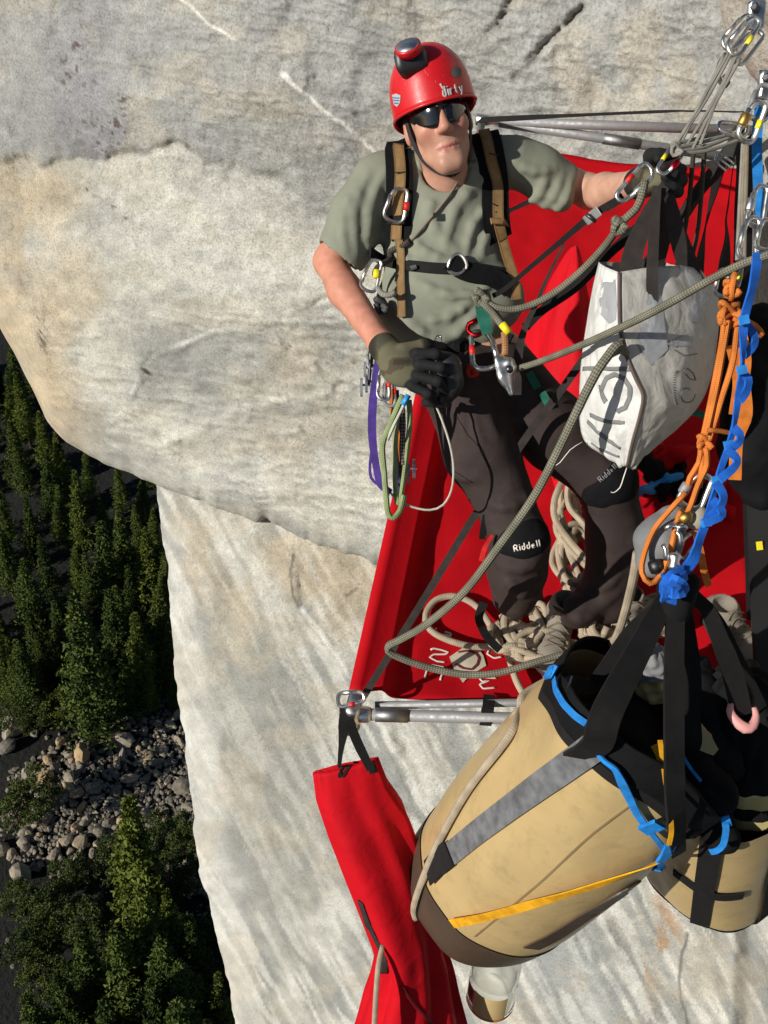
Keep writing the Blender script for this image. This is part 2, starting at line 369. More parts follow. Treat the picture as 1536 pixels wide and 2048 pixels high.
def paint(px, py, P, lower):
    w = np.stack([px/60, py/60, px*0], -1); jx = 22*fbm(w, 3, 5); jy = 22*fbm(w, 3, 9); x, y = px+jx, py+jy
    n1 = fbm(P*.9, 5, 3); n2 = fbm(P*3.3, 4, 11); gt = np.clip(.55+.9*fbm(np.stack([px/34, py/34, px*0+7], -1), 3, 44), 0, 1); mo = fbm(np.stack([px/26, py/19, px*0+2], -1), 5, 51, .6); mp = fbm(np.stack([px/95, py/70, px*0+5], -1), 4, 57); grey = np.array([.365, .365, .35]); cream = np.array([.57, .555, .49]); tan = np.array([.55, .445, .30]); white = np.array([.70, .69, .64])
    def mix(a, b, f): return a*(1-f[..., None])+b*f[..., None]
    if not lower:
        d, sg = poly_dist(x, y, FLAKE); up = np.where(sg < 0, d, -d)             # above the flake edge: weathered grey
        c = mix(np.broadcast_to(cream, px.shape+(3,)), grey, sstep(-8, 22, up))
        c = mix(c, np.array([.31, .305, .33]), .75*np.clip(blob(x, y, 165, 190, 52, 135, -12)+blob(x, y, 200, 275, 75, 40)+.8*blob(x, y, 190, 30, 22, 60, -25), 0, 1))
        c = mix(c, np.array([.36, .35, .32]), .7*np.clip(blob(x, y, 500, 200, 70, 160, -35)+blob(x, y, 640, 400, 60, 60)+.8*blob(x, y, 960, 110, 60, 90, 30), 0, 1))
        c = mix(c, tan, .75*np.clip(blob(x, y, 45, 400, 95, 75)+blob(x, y, 10, 560, 45, 160)+.9*blob(x, y, 90, 700, 55, 220, -22)+.7*blob(x, y, 150, 560, 60, 90), 0, 1))
        c = mix(c, tan*1.15, .6*blob(px, py, 60, 730, 40, 260, -28))
        c = mix(c, np.array([.30, .30, .28]), .8*np.clip(blob(x, y, 520, 730, 230, 75, -8)+blob(x, y, 640, 850, 140, 60)+.6*blob(x, y, 360, 700, 90, 50), 0, 1))
        c = mix(c, np.array([.50, .44, .35]), .55*np.clip(blob(x, y, 590, 720, 60, 60)+blob(x, y, 560, 870, 130, 45)+blob(x, y, 1290, 130, 32, 120, -8)+blob(x, y, 1150, 160, 45, 90, -20)+blob(x, y, 1370, 190, 20, 80), 0, 1))
        c = mix(c, white, .55*np.clip(blob(x, y, 470, 480, 220, 90, 12)+blob(x, y, 300, 430, 120, 60)+blob(x, y, 560, 330, 50, 20, 35)+.7*blob(x, y, 430, 960, 160, 40), 0, 1))
        for pl, wd, f in ((VEIN, 3.2, .9), (VEIN2, 4.5, .95), (ARC, 5, .6), (ARC2, 9, .55)):
            d, _ = poly_dist(px+jx*.18, py+jy*.18, pl); c = mix(c, white*1.15, f*(np.clip(gt*1.6+.3, 0, 1) if wd < 5 else gt)*(1-sstep(wd*.2, wd*1.5, d)))
        d, _ = poly_dist(px+jx*.3, py+jy*.3, [(p[0], p[1]+9) for p in FLAKE[3:-1]]); c = mix(c, white, .5*(1-sstep(3, 16, d)))
        for pl, wd in ((CR1, 6), (CR2, 7), ([(575, 640), (615, 610), (660, 590)], 2.5)):
            d, _ = poly_dist(px+jx*.35, py+jy*.35, pl); c = mix(c, np.array([.19, .175, .15]), .8*gt*(1-sstep(wd*.1, wd*1.5, d)))
        sp_ = vnoise(np.stack([px/7, py/7, px*0], -1), 41); reg = np.clip(blob(x, y, 215, 260, 75, 45)+blob(x, y, 155, 120, 30, 60)+blob(x, y, 335, 262, 22, 14)+.8*blob(x, y, 250, 215, 20, 20)+.7*blob(x, y, 380, 310, 20, 15), 0, 1)
        c = mix(c, np.array([.10, .07, .055]), sstep(.42, .6, sp_)*reg*.9)
        c = mix(c, np.array([.16, .11, .07]), np.clip(sstep(.3, .6, sp_)*(blob(px, py, 183, 378, 15, 15)+blob(px, py, 250, 440, 8, 6)+blob(px, py, 230, 415, 20, 5, 35)), 0, 1)*.9)
        c = mix(c, np.array([.07, .05, .03]), blob(px, py, 293, 743, 12, 4, 35))
        rg = np.abs(fbm(np.stack([(px+.35*py)/120, (py-.18*px)/26, px*0+3], -1), 4, 36)); c = mix(c, np.array([.27, .265, .25]), .5*sstep(.06, .0, rg)*sstep(560, 680, py)); c = mix(c, np.array([.50, .45, .36]), .35*sstep(.1, .6, mp)); c = mix(c, np.array([.33, .335, .33]), .30*sstep(.1, .6, -mp)); k = np.clip(1+.10*n1+.09*n2+.10*mo, .5, 1.5)
    else:
        wx, wy = px+.12*jx, py+.12*jy; st = np.stack([(wx*.88-wy*.47)/34, (wx*.47+wy*.88)/190, px*0], -1); s1 = fbm(st, 4, 21); s2 = fbm(st*np.array([2.6, 1.3, 1]), 4, 33)
        c = mix(np.broadcast_to(cream*.88, px.shape+(3,)), np.array([.335, .335, .305]), sstep(-.15, .40, s1))
        c = mix(c, white, .75*sstep(.10, .45, s2)); c = mix(c, np.array([.33, .34, .34]), .55*sstep(.12, .5, -s2))
        c = mix(c, np.array([.33, .325, .29]), .55*np.clip(blob(x, y, 545, 1560, 130, 330, -12)+.7*blob(x, y, 470, 1350, 60, 120, -15), 0, 1))
        c = mix(c, tan, .6*np.clip(blob(x, y, 590, 1130, 90, 75)+blob(x, y, 700, 1180, 60, 110)+.7*blob(x, y, 440, 1180, 40, 130, -25)+.6*blob(x, y, 380, 1080, 28, 120, -8), 0, 1)*(.55+.45*sstep(-.3, .3, s1)))
        c = mix(c, white*1.02, .5*np.clip(blob(x, y, 380, 1450, 45, 420, -8)+.7*blob(x, y, 430, 1900, 60, 160, -10)+blob(x, y, 660, 1850, 40, 60), 0, 1))
        c = mix(c, np.array([.42, .25, .13]), .8*blob(x, y, 1325, 1890, 22, 95, 6)*sstep(-.3, .3, s2)); c = mix(c, np.array([.40, .42, .42]), .5*np.clip(blob(x, y, 1180, 1960, 60, 130, -20)+blob(x, y, 1080, 1880, 40, 120, -15), 0, 1))
        for pl, wd in (([(590, 1110), (583, 1140), (586, 1190), (600, 1215)], 3), ([(690, 1190), (712, 1175)], 3), ([(1490, 1700), (1475, 1800), (1485, 1900), (1478, 2060)], 14), ([(1370, 1870), (1362, 1960), (1375, 2060)], 3)):  # the widest line paints in the shadow of the right-hand recess
            d, _ = poly_dist(px+jx*.2, py+jy*.2, pl); c = mix(c, np.array([.13, .12, .105]), .8*(1-sstep(wd*.3, wd*1.6, d)))
        d, _ = poly_dist(px+jx*.2, py+jy*.2, [(605, 1220), (640, 1270), (680, 1330), (720, 1390), (790, 1500)]); c = mix(c, white*1.1, .8*(1-sstep(2, 8, d)))
        w2 = np.stack([px/90, py/90, px*0], -1); ax_, ay_ = px+3*fbm(w2, 3, 5), py+3*fbm(w2, 3, 9); st2 = np.stack([(ax_*.86-ay_*.51)/85, (ax_*.51+ay_*.86)/520, px*0], -1); c = mix(c, np.array([.30, .30, .28]), .45*sstep(.05, .0, np.abs(fbm(st2*np.array([2.7, 2.2, 1])+4, 3, 95)))*gt); c = mix(c, np.array([.54, .46, .34]), .30*sstep(.15, .6, mp)); k = np.clip(1+.08*n1+.08*n2+.08*mo, .6, 1.4)
    return np.clip(c*k[..., None], .03, .85)
def rock_material():
    m, t, b = nodes('granite'); L = t.links.new; at = nd(t, 'Attribute', _attribute_name='tint'); tc = nd(t, 'TexCoord')
    def nz(s, d=6.0, r=.6):
        n = nd(t, 'TexNoise', Scale=s, Detail=d, Roughness=r); L(tc.outputs['Object'], n.inputs['Vector']); return n.outputs[0]
    g = nz(60.0, 4.0, .75); c = mixc(t, 1.0, at.outputs['Color'], ramp(t, g, [(.30, (.58,)*3), (.5, (1.0,)*3), (.70, (1.22,)*3)]), 'MULTIPLY')
    g2 = nz(14.0, 8.0, .7); c = mixc(t, 1.0, c, ramp(t, g2, [(.28, (.80, .80, .79)), (.5, (1.0, 1.0, 1.0)), (.75, (1.09, 1.085, 1.07))]), 'MULTIPLY')
    vo = nd(t, 'TexVoronoi', Scale=42.0); L(tc.outputs['Object'], vo.inputs['Vector'])
    sp_ = ramp(t, vo.outputs['Distance'], [(.10, (1, 1, 1)), (.2, (0, 0, 0))]); gate = ramp(t, nz(5.0, 3.0), [(.5, (0, 0, 0)), (.65, (.7,)*3)])
    c = mixc(t, mixc(t, 1.0, sp_, gate, 'MULTIPLY'), c, (.14, .13, .12))
    L(c, b.inputs['Base Color']); b.inputs['Roughness'].default_value = .88; b.inputs['Specular IOR Level'].default_value = .25
    nb = bump(t, b, g, .6, .012); bump(t, b, g2, .45, .04, nb); return m
M_ROCK = rock_material()
def relief(P, px, py, lower):
    if lower: P = P-DOWN*((P@DOWN)*.72)[..., None]                     # stretched down the face
    d = .22*fbm(P*.33, 3, 60)+.05*fbm(P*1.3, 3, 70)+.016*fbm(P*4.2, 4, 80)+.007*fbm(P*13., 3, 82)
    if lower:
        w = np.stack([px/90, py/90, px*0], -1); wx, wy = px+3*fbm(w, 3, 5), py+3*fbm(w, 3, 9); st = np.stack([(wx*.86-wy*.51)/85, (wx*.51+wy*.86)/520, px*0], -1)
        cr = np.abs(fbm(st, 3, 90)); cr2 = np.abs(fbm(st*np.array([2.7, 2.2, 1])+4, 3, 95)); d = d*.6+.06*np.minimum(cr, .25)/.25*.6+.022*np.minimum(cr2, .22)/.22-.03
        d = d+.010*fbm(P*9., 4, 97)+.03*np.clip(fbm(P*np.array([1.6, 1.1, 1.0]), 3, 99)-.25, 0, 1)
        dd, _ = poly_dist(px+9*fbm(P*4, 3, 1), py, [(580, 1090), (586, 1190), (605, 1230), (680, 1330), (790, 1500)]); d = d-.07*np.exp(-(dd/14)**2)
        dd, _ = poly_dist(px, py, [(1490, 1700), (1475, 1800), (1485, 1900), (1478, 2060)]); d = d+.16*np.exp(-(dd/16)**2)*np.clip(.6+fbm(P*3, 2, 8), 0, 1.4)
    else:
        w = np.stack([px/60, py/60, px*0], -1); jx = 22*fbm(w, 3, 5); jy = 22*fbm(w, 3, 9); gt = np.clip(.5+1.1*fbm(np.stack([px/34, py/34, px*0+7], -1), 3, 44), 0, 1)
        q, sg = poly_dist(px+jx, py+jy, FLAKE); up = np.where(sg < 0, q, -q); d = d-.055*sstep(-8, 14, up)*(1-sstep(60, 420, up))     # grey plate stands proud, its edge a small step
        for pl, wd, h in ((ARC, 16, -.016), (ARC2, 22, -.04), (CR1, 8, .04), (CR2, 8, .05), (VEIN2, 6, -.012), ([(575, 640), (615, 610), (660, 590)], 4, .03)):
            q, _ = poly_dist(px+jx*.5, py+jy*.5, pl); d = d+h*gt*np.exp(-(q/wd)**2)
        q, sg = poly_dist(px+jx*.6, py+jy*.6, ARC); d = d+.022*gt*np.where(sg > 0, sstep(0, 14, q)*(1-sstep(10, 110, q)), 0)
        rg = np.abs(fbm(np.stack([(px+.35*py)/120, (py-.18*px)/26, px*0+3], -1), 4, 36)); reg = np.clip(sstep(560, 680, py)+.45*blob(px, py, 900, 100, 700, 260), 0, 1); d = d+.030*reg*np.minimum(rg, .3)/.3+.02*np.clip(fbm(P*2.2, 3, 38)-.3, 0, 1)
        d = d+.010*fbm(np.stack([px/70, py/22, px*0], -1), 4, 31)*sstep(560, 680, py)
    return d
def cliff_sheet(name, upper):
    if upper:
        xs = np.concatenate([np.arange(-760, -40, 16), np.arange(-40, 1580, 4.2), np.arange(1580, 2300, 16)]); yb = np.interp(xs, *zip(*EDGE_U))
        t = np.concatenate([np.linspace(0, .32, 24, endpoint=False), np.linspace(.32, 1, 330)]); X = np.broadcast_to(xs[None], (len(t), len(xs))).copy()
        Y = -760+(yb[None]+760)*t[:, None]; q = yb[None]-Y; jag = 6*fbm(np.stack([xs/36, xs*0, xs*0], -1), 4, 7)*(.5+.5*sstep(300, 420, xs))
        Y = Y+(jag*sstep(160, 0, q))
    else:
        ys = np.concatenate([np.arange(620, 900, 14), np.arange(900, 2080, 4.2), np.arange(2080, 2700, 16)]); xl = np.interp(ys, *zip(*EDGE_L)); xl = xl+4*fbm(np.stack([ys/45, ys*0, ys*0+3], -1), 4, 13)
        t = np.concatenate([np.linspace(0, .63, 300, endpoint=False), np.linspace(.63, 1, 40)]); Y = np.broadcast_to(ys[None], (len(t), len(ys))).copy(); X = xl[None]+(2300-xl[None])*t[:, None]; q = X-xl[None]
    Z = wall_depth(X, Y, 0.0 if upper else .35)
    d0, rr = (95., .75) if upper else (70., 1.4)
    if upper: d0 = np.broadcast_to(np.interp(xs, [0, 150, 350, 500], [130, 120, 60, 45]), X.shape); rr = np.broadcast_to(np.interp(xs, [0, 150, 350, 500], [1.6, 1.3, .5, .35]), X.shape)
    e = np.clip(1-q/d0, 0, 1); Z = Z+rr*(1-np.sqrt(np.maximum(1-e*e, 0)))
    P = np.stack([(X-768)/FPX*Z, (Y-1024)/FPX*Z, Z], -1); fade = np.minimum(1, .35+q/60); Z = Z+relief(P, X, Y, not upper)*fade
    K = np.linspace(0, 1, 10)[1:]                                                # the surface turns away behind its edge
    if upper: Xe = np.repeat(X[-1][None], 9, 0); Ye = Y[-1][None]-(40*K**2)[:, None]; Ze = Z[-1][None]+(2.6*K)[:, None]
    else: Xe = X[0][None]+(50*K**2)[::-1, None]; Ye = np.repeat(Y[0][None], 9, 0); Ze = Z[0][None]+(9*K)[::-1, None]
    st = (lambda a, b: np.concatenate([a, b])) if upper else (lambda a, b: np.concatenate([b, a]))
    X, Y, Z = st(X, Xe), st(Y, Ye), st(Z, Ze); P = np.stack([(X-768)/FPX*Z, (Y-1024)/FPX*Z, Z], -1)
    F = grid_faces(*X.shape)
    if not upper: F = [f[::-1] for f in F]
    return P.reshape(-1, 3), F, paint(X, Y, P, not upper).reshape(-1, 3)
_v, _f, _t = cliff_sheet('cliff', True); CLIFF_U = bvh_of(_v, _f)
mobj('cliff', _v, _f, M_ROCK, tint=_t, kind='structure')
_v, _f, _t = cliff_sheet('cliff', False); CLIFF_L = bvh_of(_v, _f)
mobj('cliff_lower_face', _v, _f, M_ROCK, tint=_t, kind='structure')
# rock nose that carries the anchors, just beside the ledge
_s = SDF(C(1536, 0, 2.3)+[-.2, -1.5, -1.3], C(1536, 0, 2.3)+[1.5, .55, 1.6], .03)
_s.ell(C(1536, -60, 2.35)+[.66, -.50, .15], np.eye(3), (.66, .80, 1.0), k=.02).noise(.05, 3.0, 4, 4)
_v, _f = _s.mesh(1); NOSE = bvh_of(_v, _f); _n2 = fbm(_v*2.0, 4, 3)[:, None]
mobj('cliff_nose', _v, _f, M_ROCK, tint=np.array([.50, .47, .40])*(1+.12*_n2), kind='structure')
# ------------------------------------------------------------------ valley floor, talus, trees
rng = random.Random(7)
def ray_ground(px, py, h=0.0):
    """world point where the sight line meets height h above the valley floor"""
    ry = (py-1024)/FPX; dn = sp+ry*cp; z = (CAMZ-h)/dn; return toW(C(px, py, z))[0]
def ground_h(x, y): return 3.0*fbm(np.stack([x/38, y/38, x*0], -1), 4, 2)
_n = 150; _gx, _gy = np.meshgrid(np.linspace(-1, 1, _n), np.linspace(-1, 1, _n)); _gx = np.sign(_gx)*np.abs(_gx)**1.7*900; _gy = np.sign(_gy)*np.abs(_gy)**1.7*1300+120
_gz = ground_h(_gx, _gy)
def ground_material():
    m, t, b = nodes('forest_floor'); L = t.links.new; tc = nd(t, 'TexCoord'); n = nd(t, 'TexNoise', Scale=.12, Detail=9.0, Roughness=.7); L(tc.outputs['Object'], n.inputs['Vector'])
    L(ramp(t, n.outputs[0], [(.35, (.004, .0045, .003)), (.6, (.008, .008, .006)), (.85, (.03, .026, .02))]), b.inputs['Base Color']); b.inputs['Roughness'].default_value = .95
    n2 = nd(t, 'TexNoise', Scale=1.1, Detail=8.0); L(tc.outputs['Object'], n2.inputs['Vector']); bump(t, b, n2.outputs[0], .8, .6); return m
mobj('valley_floor', np.stack([_gx, _gy, _gz], -1).reshape(-1, 3), grid_faces(_n, _n), ground_material(), is_world=True, kind='structure')
def leaf_mat(name, a, b_, c_):
    m, t, b = nodes(name); L = t.links.new; oi = nd(t, 'ObjectInfo'); tc = nd(t, 'TexCoord'); n = nd(t, 'TexNoise', Scale=.45, Detail=4.0); L(tc.outputs['Object'], n.inputs['Vector'])
    col = ramp(t, n.outputs[0], [(.3, a), (.5, b_), (.72, c_)]); v = ramp(t, oi.outputs['Random'], [(0, (.55, .6, .55)), (.5, (1, 1, 1)), (1, (1.4, 1.25, .9))])
    L(mixc(t, 1.0, col, v, 'MULTIPLY'), b.inputs['Base Color']); b.inputs['Roughness'].default_value = .7; b.inputs['Specular IOR Level'].default_value = .2
    b.inputs['Transmission Weight'].default_value = 0.0; MATS[name] = m; return m
M_NEEDLE = leaf_mat('needles', (.036, .054, .012), (.075, .105, .020), (.115, .145, .028))
M_OAK = leaf_mat('oak_leaves', (.032, .048, .012), (.066, .090, .020), (.105, .125, .034))
M_BARK = cloth('bark', (.085, .06, .04), .95, .4, .8, 6, .6); M_DEAD = cloth('dead_wood', (.34, .31, .27), .9, .2, 2, 12, .5)
def clump(V, F, c, r, n, rnd, flat=.55, s=.5, up=None):
    for _ in range(n):
        d = np.array([rnd.gauss(0, 1), rnd.gauss(0, 1), rnd.gauss(0, 1)]); d /= np.linalg.norm(d)+1e-9; p = c+d*r*np.array([1, 1, flat])*rnd.random()**.4
        a = unit(np.array([rnd.gauss(0, 1), rnd.gauss(0, 1), rnd.gauss(0, .6)])+d*.6); b = unit(np.cross(a, [rnd.gauss(0, 1), rnd.gauss(0, 1), rnd.gauss(0, 1)])); q = s*(.6+.8*rnd.random()); i = len(V)
        V += [p-b*q*.32, p+b*q*.32, p+a*q+b*q*.12, p+a*q*.9-b*q*.15]; F.append((i, i+1, i+2, i+3))
def conifer_mesh(seed, H=22.0, Rb=3.2):
    rnd = random.Random(seed); V = []; F = []; nw = 26
    for w in range(nw):
        t = (w+.5)/nw; z = H*(.10+.9*t); r = Rb*1.15*(1-t)**.95*(.75+.5*rnd.random())+.2; nb = 9 if t < .8 else 5; a0 = rnd.random()*6.28
        for k in range(nb):
            a = a0+6.283*k/nb+rnd.uniform(-.3, .3); L = r*rnd.uniform(.6, 1.12); dr = np.array([math.cos(a), math.sin(a), 0])
            if rnd.random() < .06: continue
            for q in (.3, .6, .92): clump(V, F, np.array([0, 0, z])+dr*L*q+np.array([0, 0, .25*L*q-.45*L*q*q]), .16*L*(1.4-q)+.26, 15, rnd, .45, .36)
    tr = MB(); tr.add(*tube_geo([(0, 0, -1.2), (.1, 0, H*.4), (0, .1, H*.98)], [.42, .26, .04], 7, step=2.0)); return np.array(V), F, tr
def oak_mesh(seed, H=11.0, Rb=5.2):
    rnd = random.Random(seed); V = []; F = []; limbs = MB(); limbs.add(*tube_geo([(0, 0, -1), (.2, .1, H*.3), (.1, .3, H*.55)], [.5, .4, .22], 7, step=1.0))
    for k in range(46):
        d = np.array([rnd.gauss(0, 1), rnd.gauss(0, 1), rnd.gauss(.25, .75)]); d /= np.linalg.norm(d); c = np.array([0, 0, H*.58])+d*np.array([Rb, Rb, H*.40])*rnd.uniform(.35, 1.0); clump(V, F, c, rnd.uniform(.7, 1.4), 110, rnd, .7, .33)
        if k < 9: limbs.add(*tube_geo([(.1, .1, H*.35), tuple((c+np.array([0, 0, H*.3]))/2), tuple(c)], [.2, .12, .04], 5, step=1.0))
    return np.array(V), F, limbs
def raw_mesh(name, V, F, mat):
    me = bpy.data.meshes.new(name); me.from_pydata(np.asarray(V).tolist(), [], F); me.materials.append(mat); me.update(); return me
CON = []
for k in range(4):
    v, f, tr = conifer_mesh(100+k, 22, (3.0, 3.6, 2.6, 3.3)[k]); CON.append((raw_mesh('crown', v, f, M_NEEDLE), raw_mesh('trunk', np.concatenate(tr.V), tr.F, M_BARK)))
OAK = []
for k in range(3):
    v, f, tr = oak_mesh(200+k); OAK.append((raw_mesh('crown', v, f, M_OAK), raw_mesh('trunk', np.concatenate(tr.V), tr.F, M_BARK)))
def put_tree(kind, px, py, h, label, group, fat=1.0):
    base = (22.0, 11.0)[kind == 'oak']; me = rng.choice(OAK if kind == 'oak' else CON); p = ray_ground(px, py, h); gz = float(ground_h(np.array([p[0]]), np.array([p[1]]))[0])
    r = bpy.data.objects.new('conifer_tree' if kind != 'oak' else 'broadleaf_tree', None); COL.objects.link(r); r.location = (p[0], p[1], gz); s = h/base*rng.uniform(.95, 1.05)
    r.scale = (s*fat, s*fat, s); r.rotation_euler = (R(rng.uniform(-4, 2)), R(rng.uniform(2, 10)), rng.uniform(0, 6.28)); r.rotation_mode = 'ZYX'
    r.rotation_mode = 'XYZ'; q = Matrix.Rotation(R(rng.uniform(4, 9)), 4, 'Y') @ Matrix.Rotation(rng.uniform(0, 6.28), 4, 'Z'); r.rotation_euler = (q @ Matrix.Identity(4)).to_euler()
    tag(r, label, 'tree', group)
    for m in me: o = bpy.data.objects.new(m.name, m); COL.objects.link(o); o.parent = r
CONS = [(65, 905, 17), (116, 940, 19), (150, 900, 13), (30, 1000, 15), (200, 1005, 21), (165, 1035, 22), (255, 1045, 19), (285, 1030, 13), (95, 1190, 30), (228, 1120, 17), (60, 1075, 16), (125, 1085, 14), (20, 760, 17), (62, 832, 15), (8, 700, 16), (100, 870, 12), (15, 880, 14), (222, 935, 12), (270, 965, 11), (280, 1150, 17), (305, 1240, 15), (240, 1215, 20), (10, 1120, 20), (40, 1230, 13), (190, 1170, 22), (330, 1330, 9),
        (182, 1590, 30), (255, 1700, 16), (150, 1380, 12), (20, 1310, 16), (300, 1780, 18), (230, 1790, 24), (350, 1840, 18), (190, 1870, 22), (120, 1880, 20), (270, 1880, 22), (330, 1930, 18), (400, 1950, 15), (240, 1960, 20), (90, 1960, 18), (160, 2000, 20), (300, 2010, 20), (430, 2010, 14), (20, 1990, 18), (380, 2040, 16), (60, 2050, 18), (200, 2070, 18), (140, 1300, 12), (60, 1480 - 200, 12)]
SPECIAL = {(182, 1590): 'tall sunlit conifer standing against the lower edge of the talus field', (95, 1190): 'tallest dark conifer, standing just above the talus field'}
for x, y, h in CONS: put_tree('con', x, y, h*1.18, SPECIAL.get((x, y), 'dark green conifer standing in the forest below the cliff'), 'conifers on the valley floor', rng.uniform(.85, 1.2))
OAKS = [(45, 1570, 11), (110, 1395, 9), (65, 1415, 8), (170, 1390, 9), (10, 1600, 9), (320, 1650, 9), (375, 1660, 8), (260, 1760, 9), (130, 1730, 8), (70, 1800, 9), (20, 1780, 8), (205, 1700, 8), (150, 1830, 9), (30, 1870, 10), (90, 1860, 8), (350, 1740, 8), (310, 1840, 8), (420, 1850, 7), (60, 1930, 9), (210, 1930, 9), (120, 1950, 8), (360, 1990, 8), (270, 2030, 8), (20, 1420, 8), (200, 1420, 7), (440, 1970, 7), (300, 1100, 8), (20, 930, 8), (180, 2040, 9), (100, 2010, 8), (330, 2070, 9)]
for x, y, h in OAKS: put_tree('oak', x, y, h, 'round green broadleaf tree beside the talus field below the cliff', 'broadleaf trees on the valley floor', rng.uniform(.75, 1.1))
for k in range(52):
    x, y = rng.uniform(-40, 330), rng.uniform(690, 1330)
    put_tree('con', x, y, rng.uniform(9, 19), 'dark green conifer standing in the forest below the cliff', 'conifers on the valley floor', rng.uniform(.9, 1.3))
for k in range(26):
    x, y = rng.uniform(-420, -20), rng.uniform(650, 1330); put_tree('con', x, y, rng.uniform(12, 22), 'dark green conifer standing in the forest below the cliff', 'conifers on the valley floor')
def snag(px, py, h):
    p = ray_ground(px, py, h); rnd = random.Random(int(px)); m = MB(); m.add(*tube_geo([(0, 0, -1), (.1, 0, h*.5), (.0, .1, h)], [.25, .16, .03], 6, step=1.5))
    for k in range(26):
        z = h*rnd.uniform(.25, .95); a = rnd.random()*6.28; l = (1-z/h)*2.4+.5; m.add(*tube_geo([(0, 0, z), (math.cos(a)*l, math.sin(a)*l, z+.2*l)], [.07, .02], 4, step=1.0))
    me = raw_mesh('dead_tree', np.concatenate(m.V), m.F, M_DEAD); o = bpy.data.objects.new('dead_tree', me); COL.objects.link(o); o.location = (p[0], p[1], float(ground_h(np.array([p[0]]), np.array([p[1]]))[0])); return o
tag(snag(172, 1268, 14), 'bare grey dead tree standing among the valley conifers', 'dead tree')
def stone_mesh(seed, sub=2):
    rnd = random.Random(seed); bm = bmesh.new(); bmesh.ops.create_icosphere(bm, subdivisions=sub, radius=1.0)
    cuts = [(unit([rnd.gauss(0, 1) for _ in range(3)]), rnd.uniform(.45, .85)) for _ in range(9)]; sc = np.array([rnd.uniform(.8, 1.3), rnd.uniform(.7, 1.1), rnd.uniform(.6, .95)])
    for v in bm.verts:
        p = np.array(v.co)
        for n, d in cuts:
            e = p@n-d
            if e > 0: p = p-n*e*.95
        v.co = (p*sc*(1+.06*rnd.uniform(-1, 1))).tolist()
    V = [tuple(v.co) for v in bm.verts]; F = [[v.index for v in f.verts] for f in bm.faces]; bm.free(); return np.array(V), F
def stone_mat():
    m, t, b = nodes('talus_rock'); L = t.links.new; oi = nd(t, 'ObjectInfo'); tc = nd(t, 'TexCoord'); n = nd(t, 'TexNoise', Scale=1.6, Detail=7.0); L(tc.outputs['Object'], n.inputs['Vector'])
    c = ramp(t, oi.outputs['Random'], [(0, (.19, .165, .13)), (.5, (.29, .25, .19)), (.75, (.36, .30, .21)), (.92, (.44, .30, .16)), (1, (.40, .33, .23))])
    L(mixc(t, 1.0, c, ramp(t, n.outputs[0], [(.3, (.55,)*3), (.7, (1.25,)*3)]), 'MULTIPLY'), b.inputs['Base Color']); b.inputs['Roughness'].default_value = .9; bump(t, b, n.outputs[0], .5, .15); return m
M_STONE = stone_mat(); STONES = [raw_mesh('boulder', *stone_mesh(300+k, 2), M_STONE) for k in range(7)]
TALUS = [(345, 1350), (300, 1370), (240, 1440), (150, 1470), (20, 1540), (0, 1680), (20, 1730), (140, 1760), (260, 1720), (330, 1690), (360, 1790), (400, 1800), (430, 1790), (420, 1600), (400, 1480)]
def in_poly(x, y, P):
    c = False; n = len(P)
    for i in range(n):
        (x0, y0), (x1, y1) = P[i], P[i-1]
        if (y0 > y) != (y1 > y) and x < (x1-x0)*(y-y0)/(y1-y0)+x0: c = not c
    return c
def put_stone(px, py, s, label):
    p = ray_ground(px, py); z = float(ground_h(np.array([p[0]]), np.array([p[1]]))[0]); p = ray_ground(px, py, z); o = bpy.data.objects.new('boulder', rng.choice(STONES)); COL.objects.link(o)
    o.location = (p[0], p[1], z+.2*s); o.scale = (s*.5, s*.5*rng.uniform(.8, 1.1), s*.5*rng.uniform(.8, 1.1)); o.rotation_euler = (rng.uniform(-.4, .4), rng.uniform(-.4, .4), rng.uniform(0, 6.28)); return tag(o, label, 'boulder', 'talus boulders')
for x, y, s in [(30, 1460, 6.5), (18, 1500, 4), (165, 1518, 4.6), (90, 1562, 3.4), (250, 1490, 4.8), (228, 1478, 3), (372, 1578, 4.2), (262, 1560, 3), (262, 1640, 3.4), (285, 1640, 2.6), (42, 1755, 4.6), (110, 1592, 3), (138, 1578, 2.6), (55, 1552, 2.8), (300, 1392, 3), (220, 1650, 2.4), (160, 1690, 2.8), (110, 1712, 2.4), (130, 1745, 3), (190, 1580, 2.4), (380, 1765, 3), (5, 1700, 4), (175, 1640, 2.2), (325, 1635, 2.4), (375, 1620, 2.8), (70, 1470, 1.5)]:
    put_stone(x, y, s, 'large pale boulder lying in the talus field below the cliff')
_k = 0
while _k < 255:
    x, y = rng.uniform(0, 440), rng.uniform(1345, 1810)
    if in_poly(x, y, TALUS): put_stone(x, y, rng.choice([1.0, 1.2, 1.5, 1.9, 2.4]), 'grey stone in the talus field below the cliff'); _k += 1
_m = MB(); _bank = [stone_mesh(400+k, 1) for k in range(5)]; _k = 0
while _k < 2600:
    x, y = rng.uniform(-60, 470), rng.uniform(1330, 2000)
    if in_poly(x, y, TALUS) or rng.random() < .02:
        p = ray_ground(x, y); z = float(ground_h(np.array([p[0]]), np.array([p[1]]))[0]); p = ray_ground(x, y, z); v, f = _bank[_k % 5]; a = rng.random()*6.28; s = rng.uniform(.22, .62); c, q = math.cos(a), math.sin(a)
        _m.add(v@np.array([[c, q, 0], [-q, c, 0], [0, 0, 1]])*s+np.array([p[0], p[1], z+.1]), f); _k += 1
mobj('talus_rubble', np.concatenate(_m.V), _m.F, M_STONE, is_world=True, smooth=False, kind='stuff', label='small grey rubble filling the talus field below the cliff', cat='rubble')
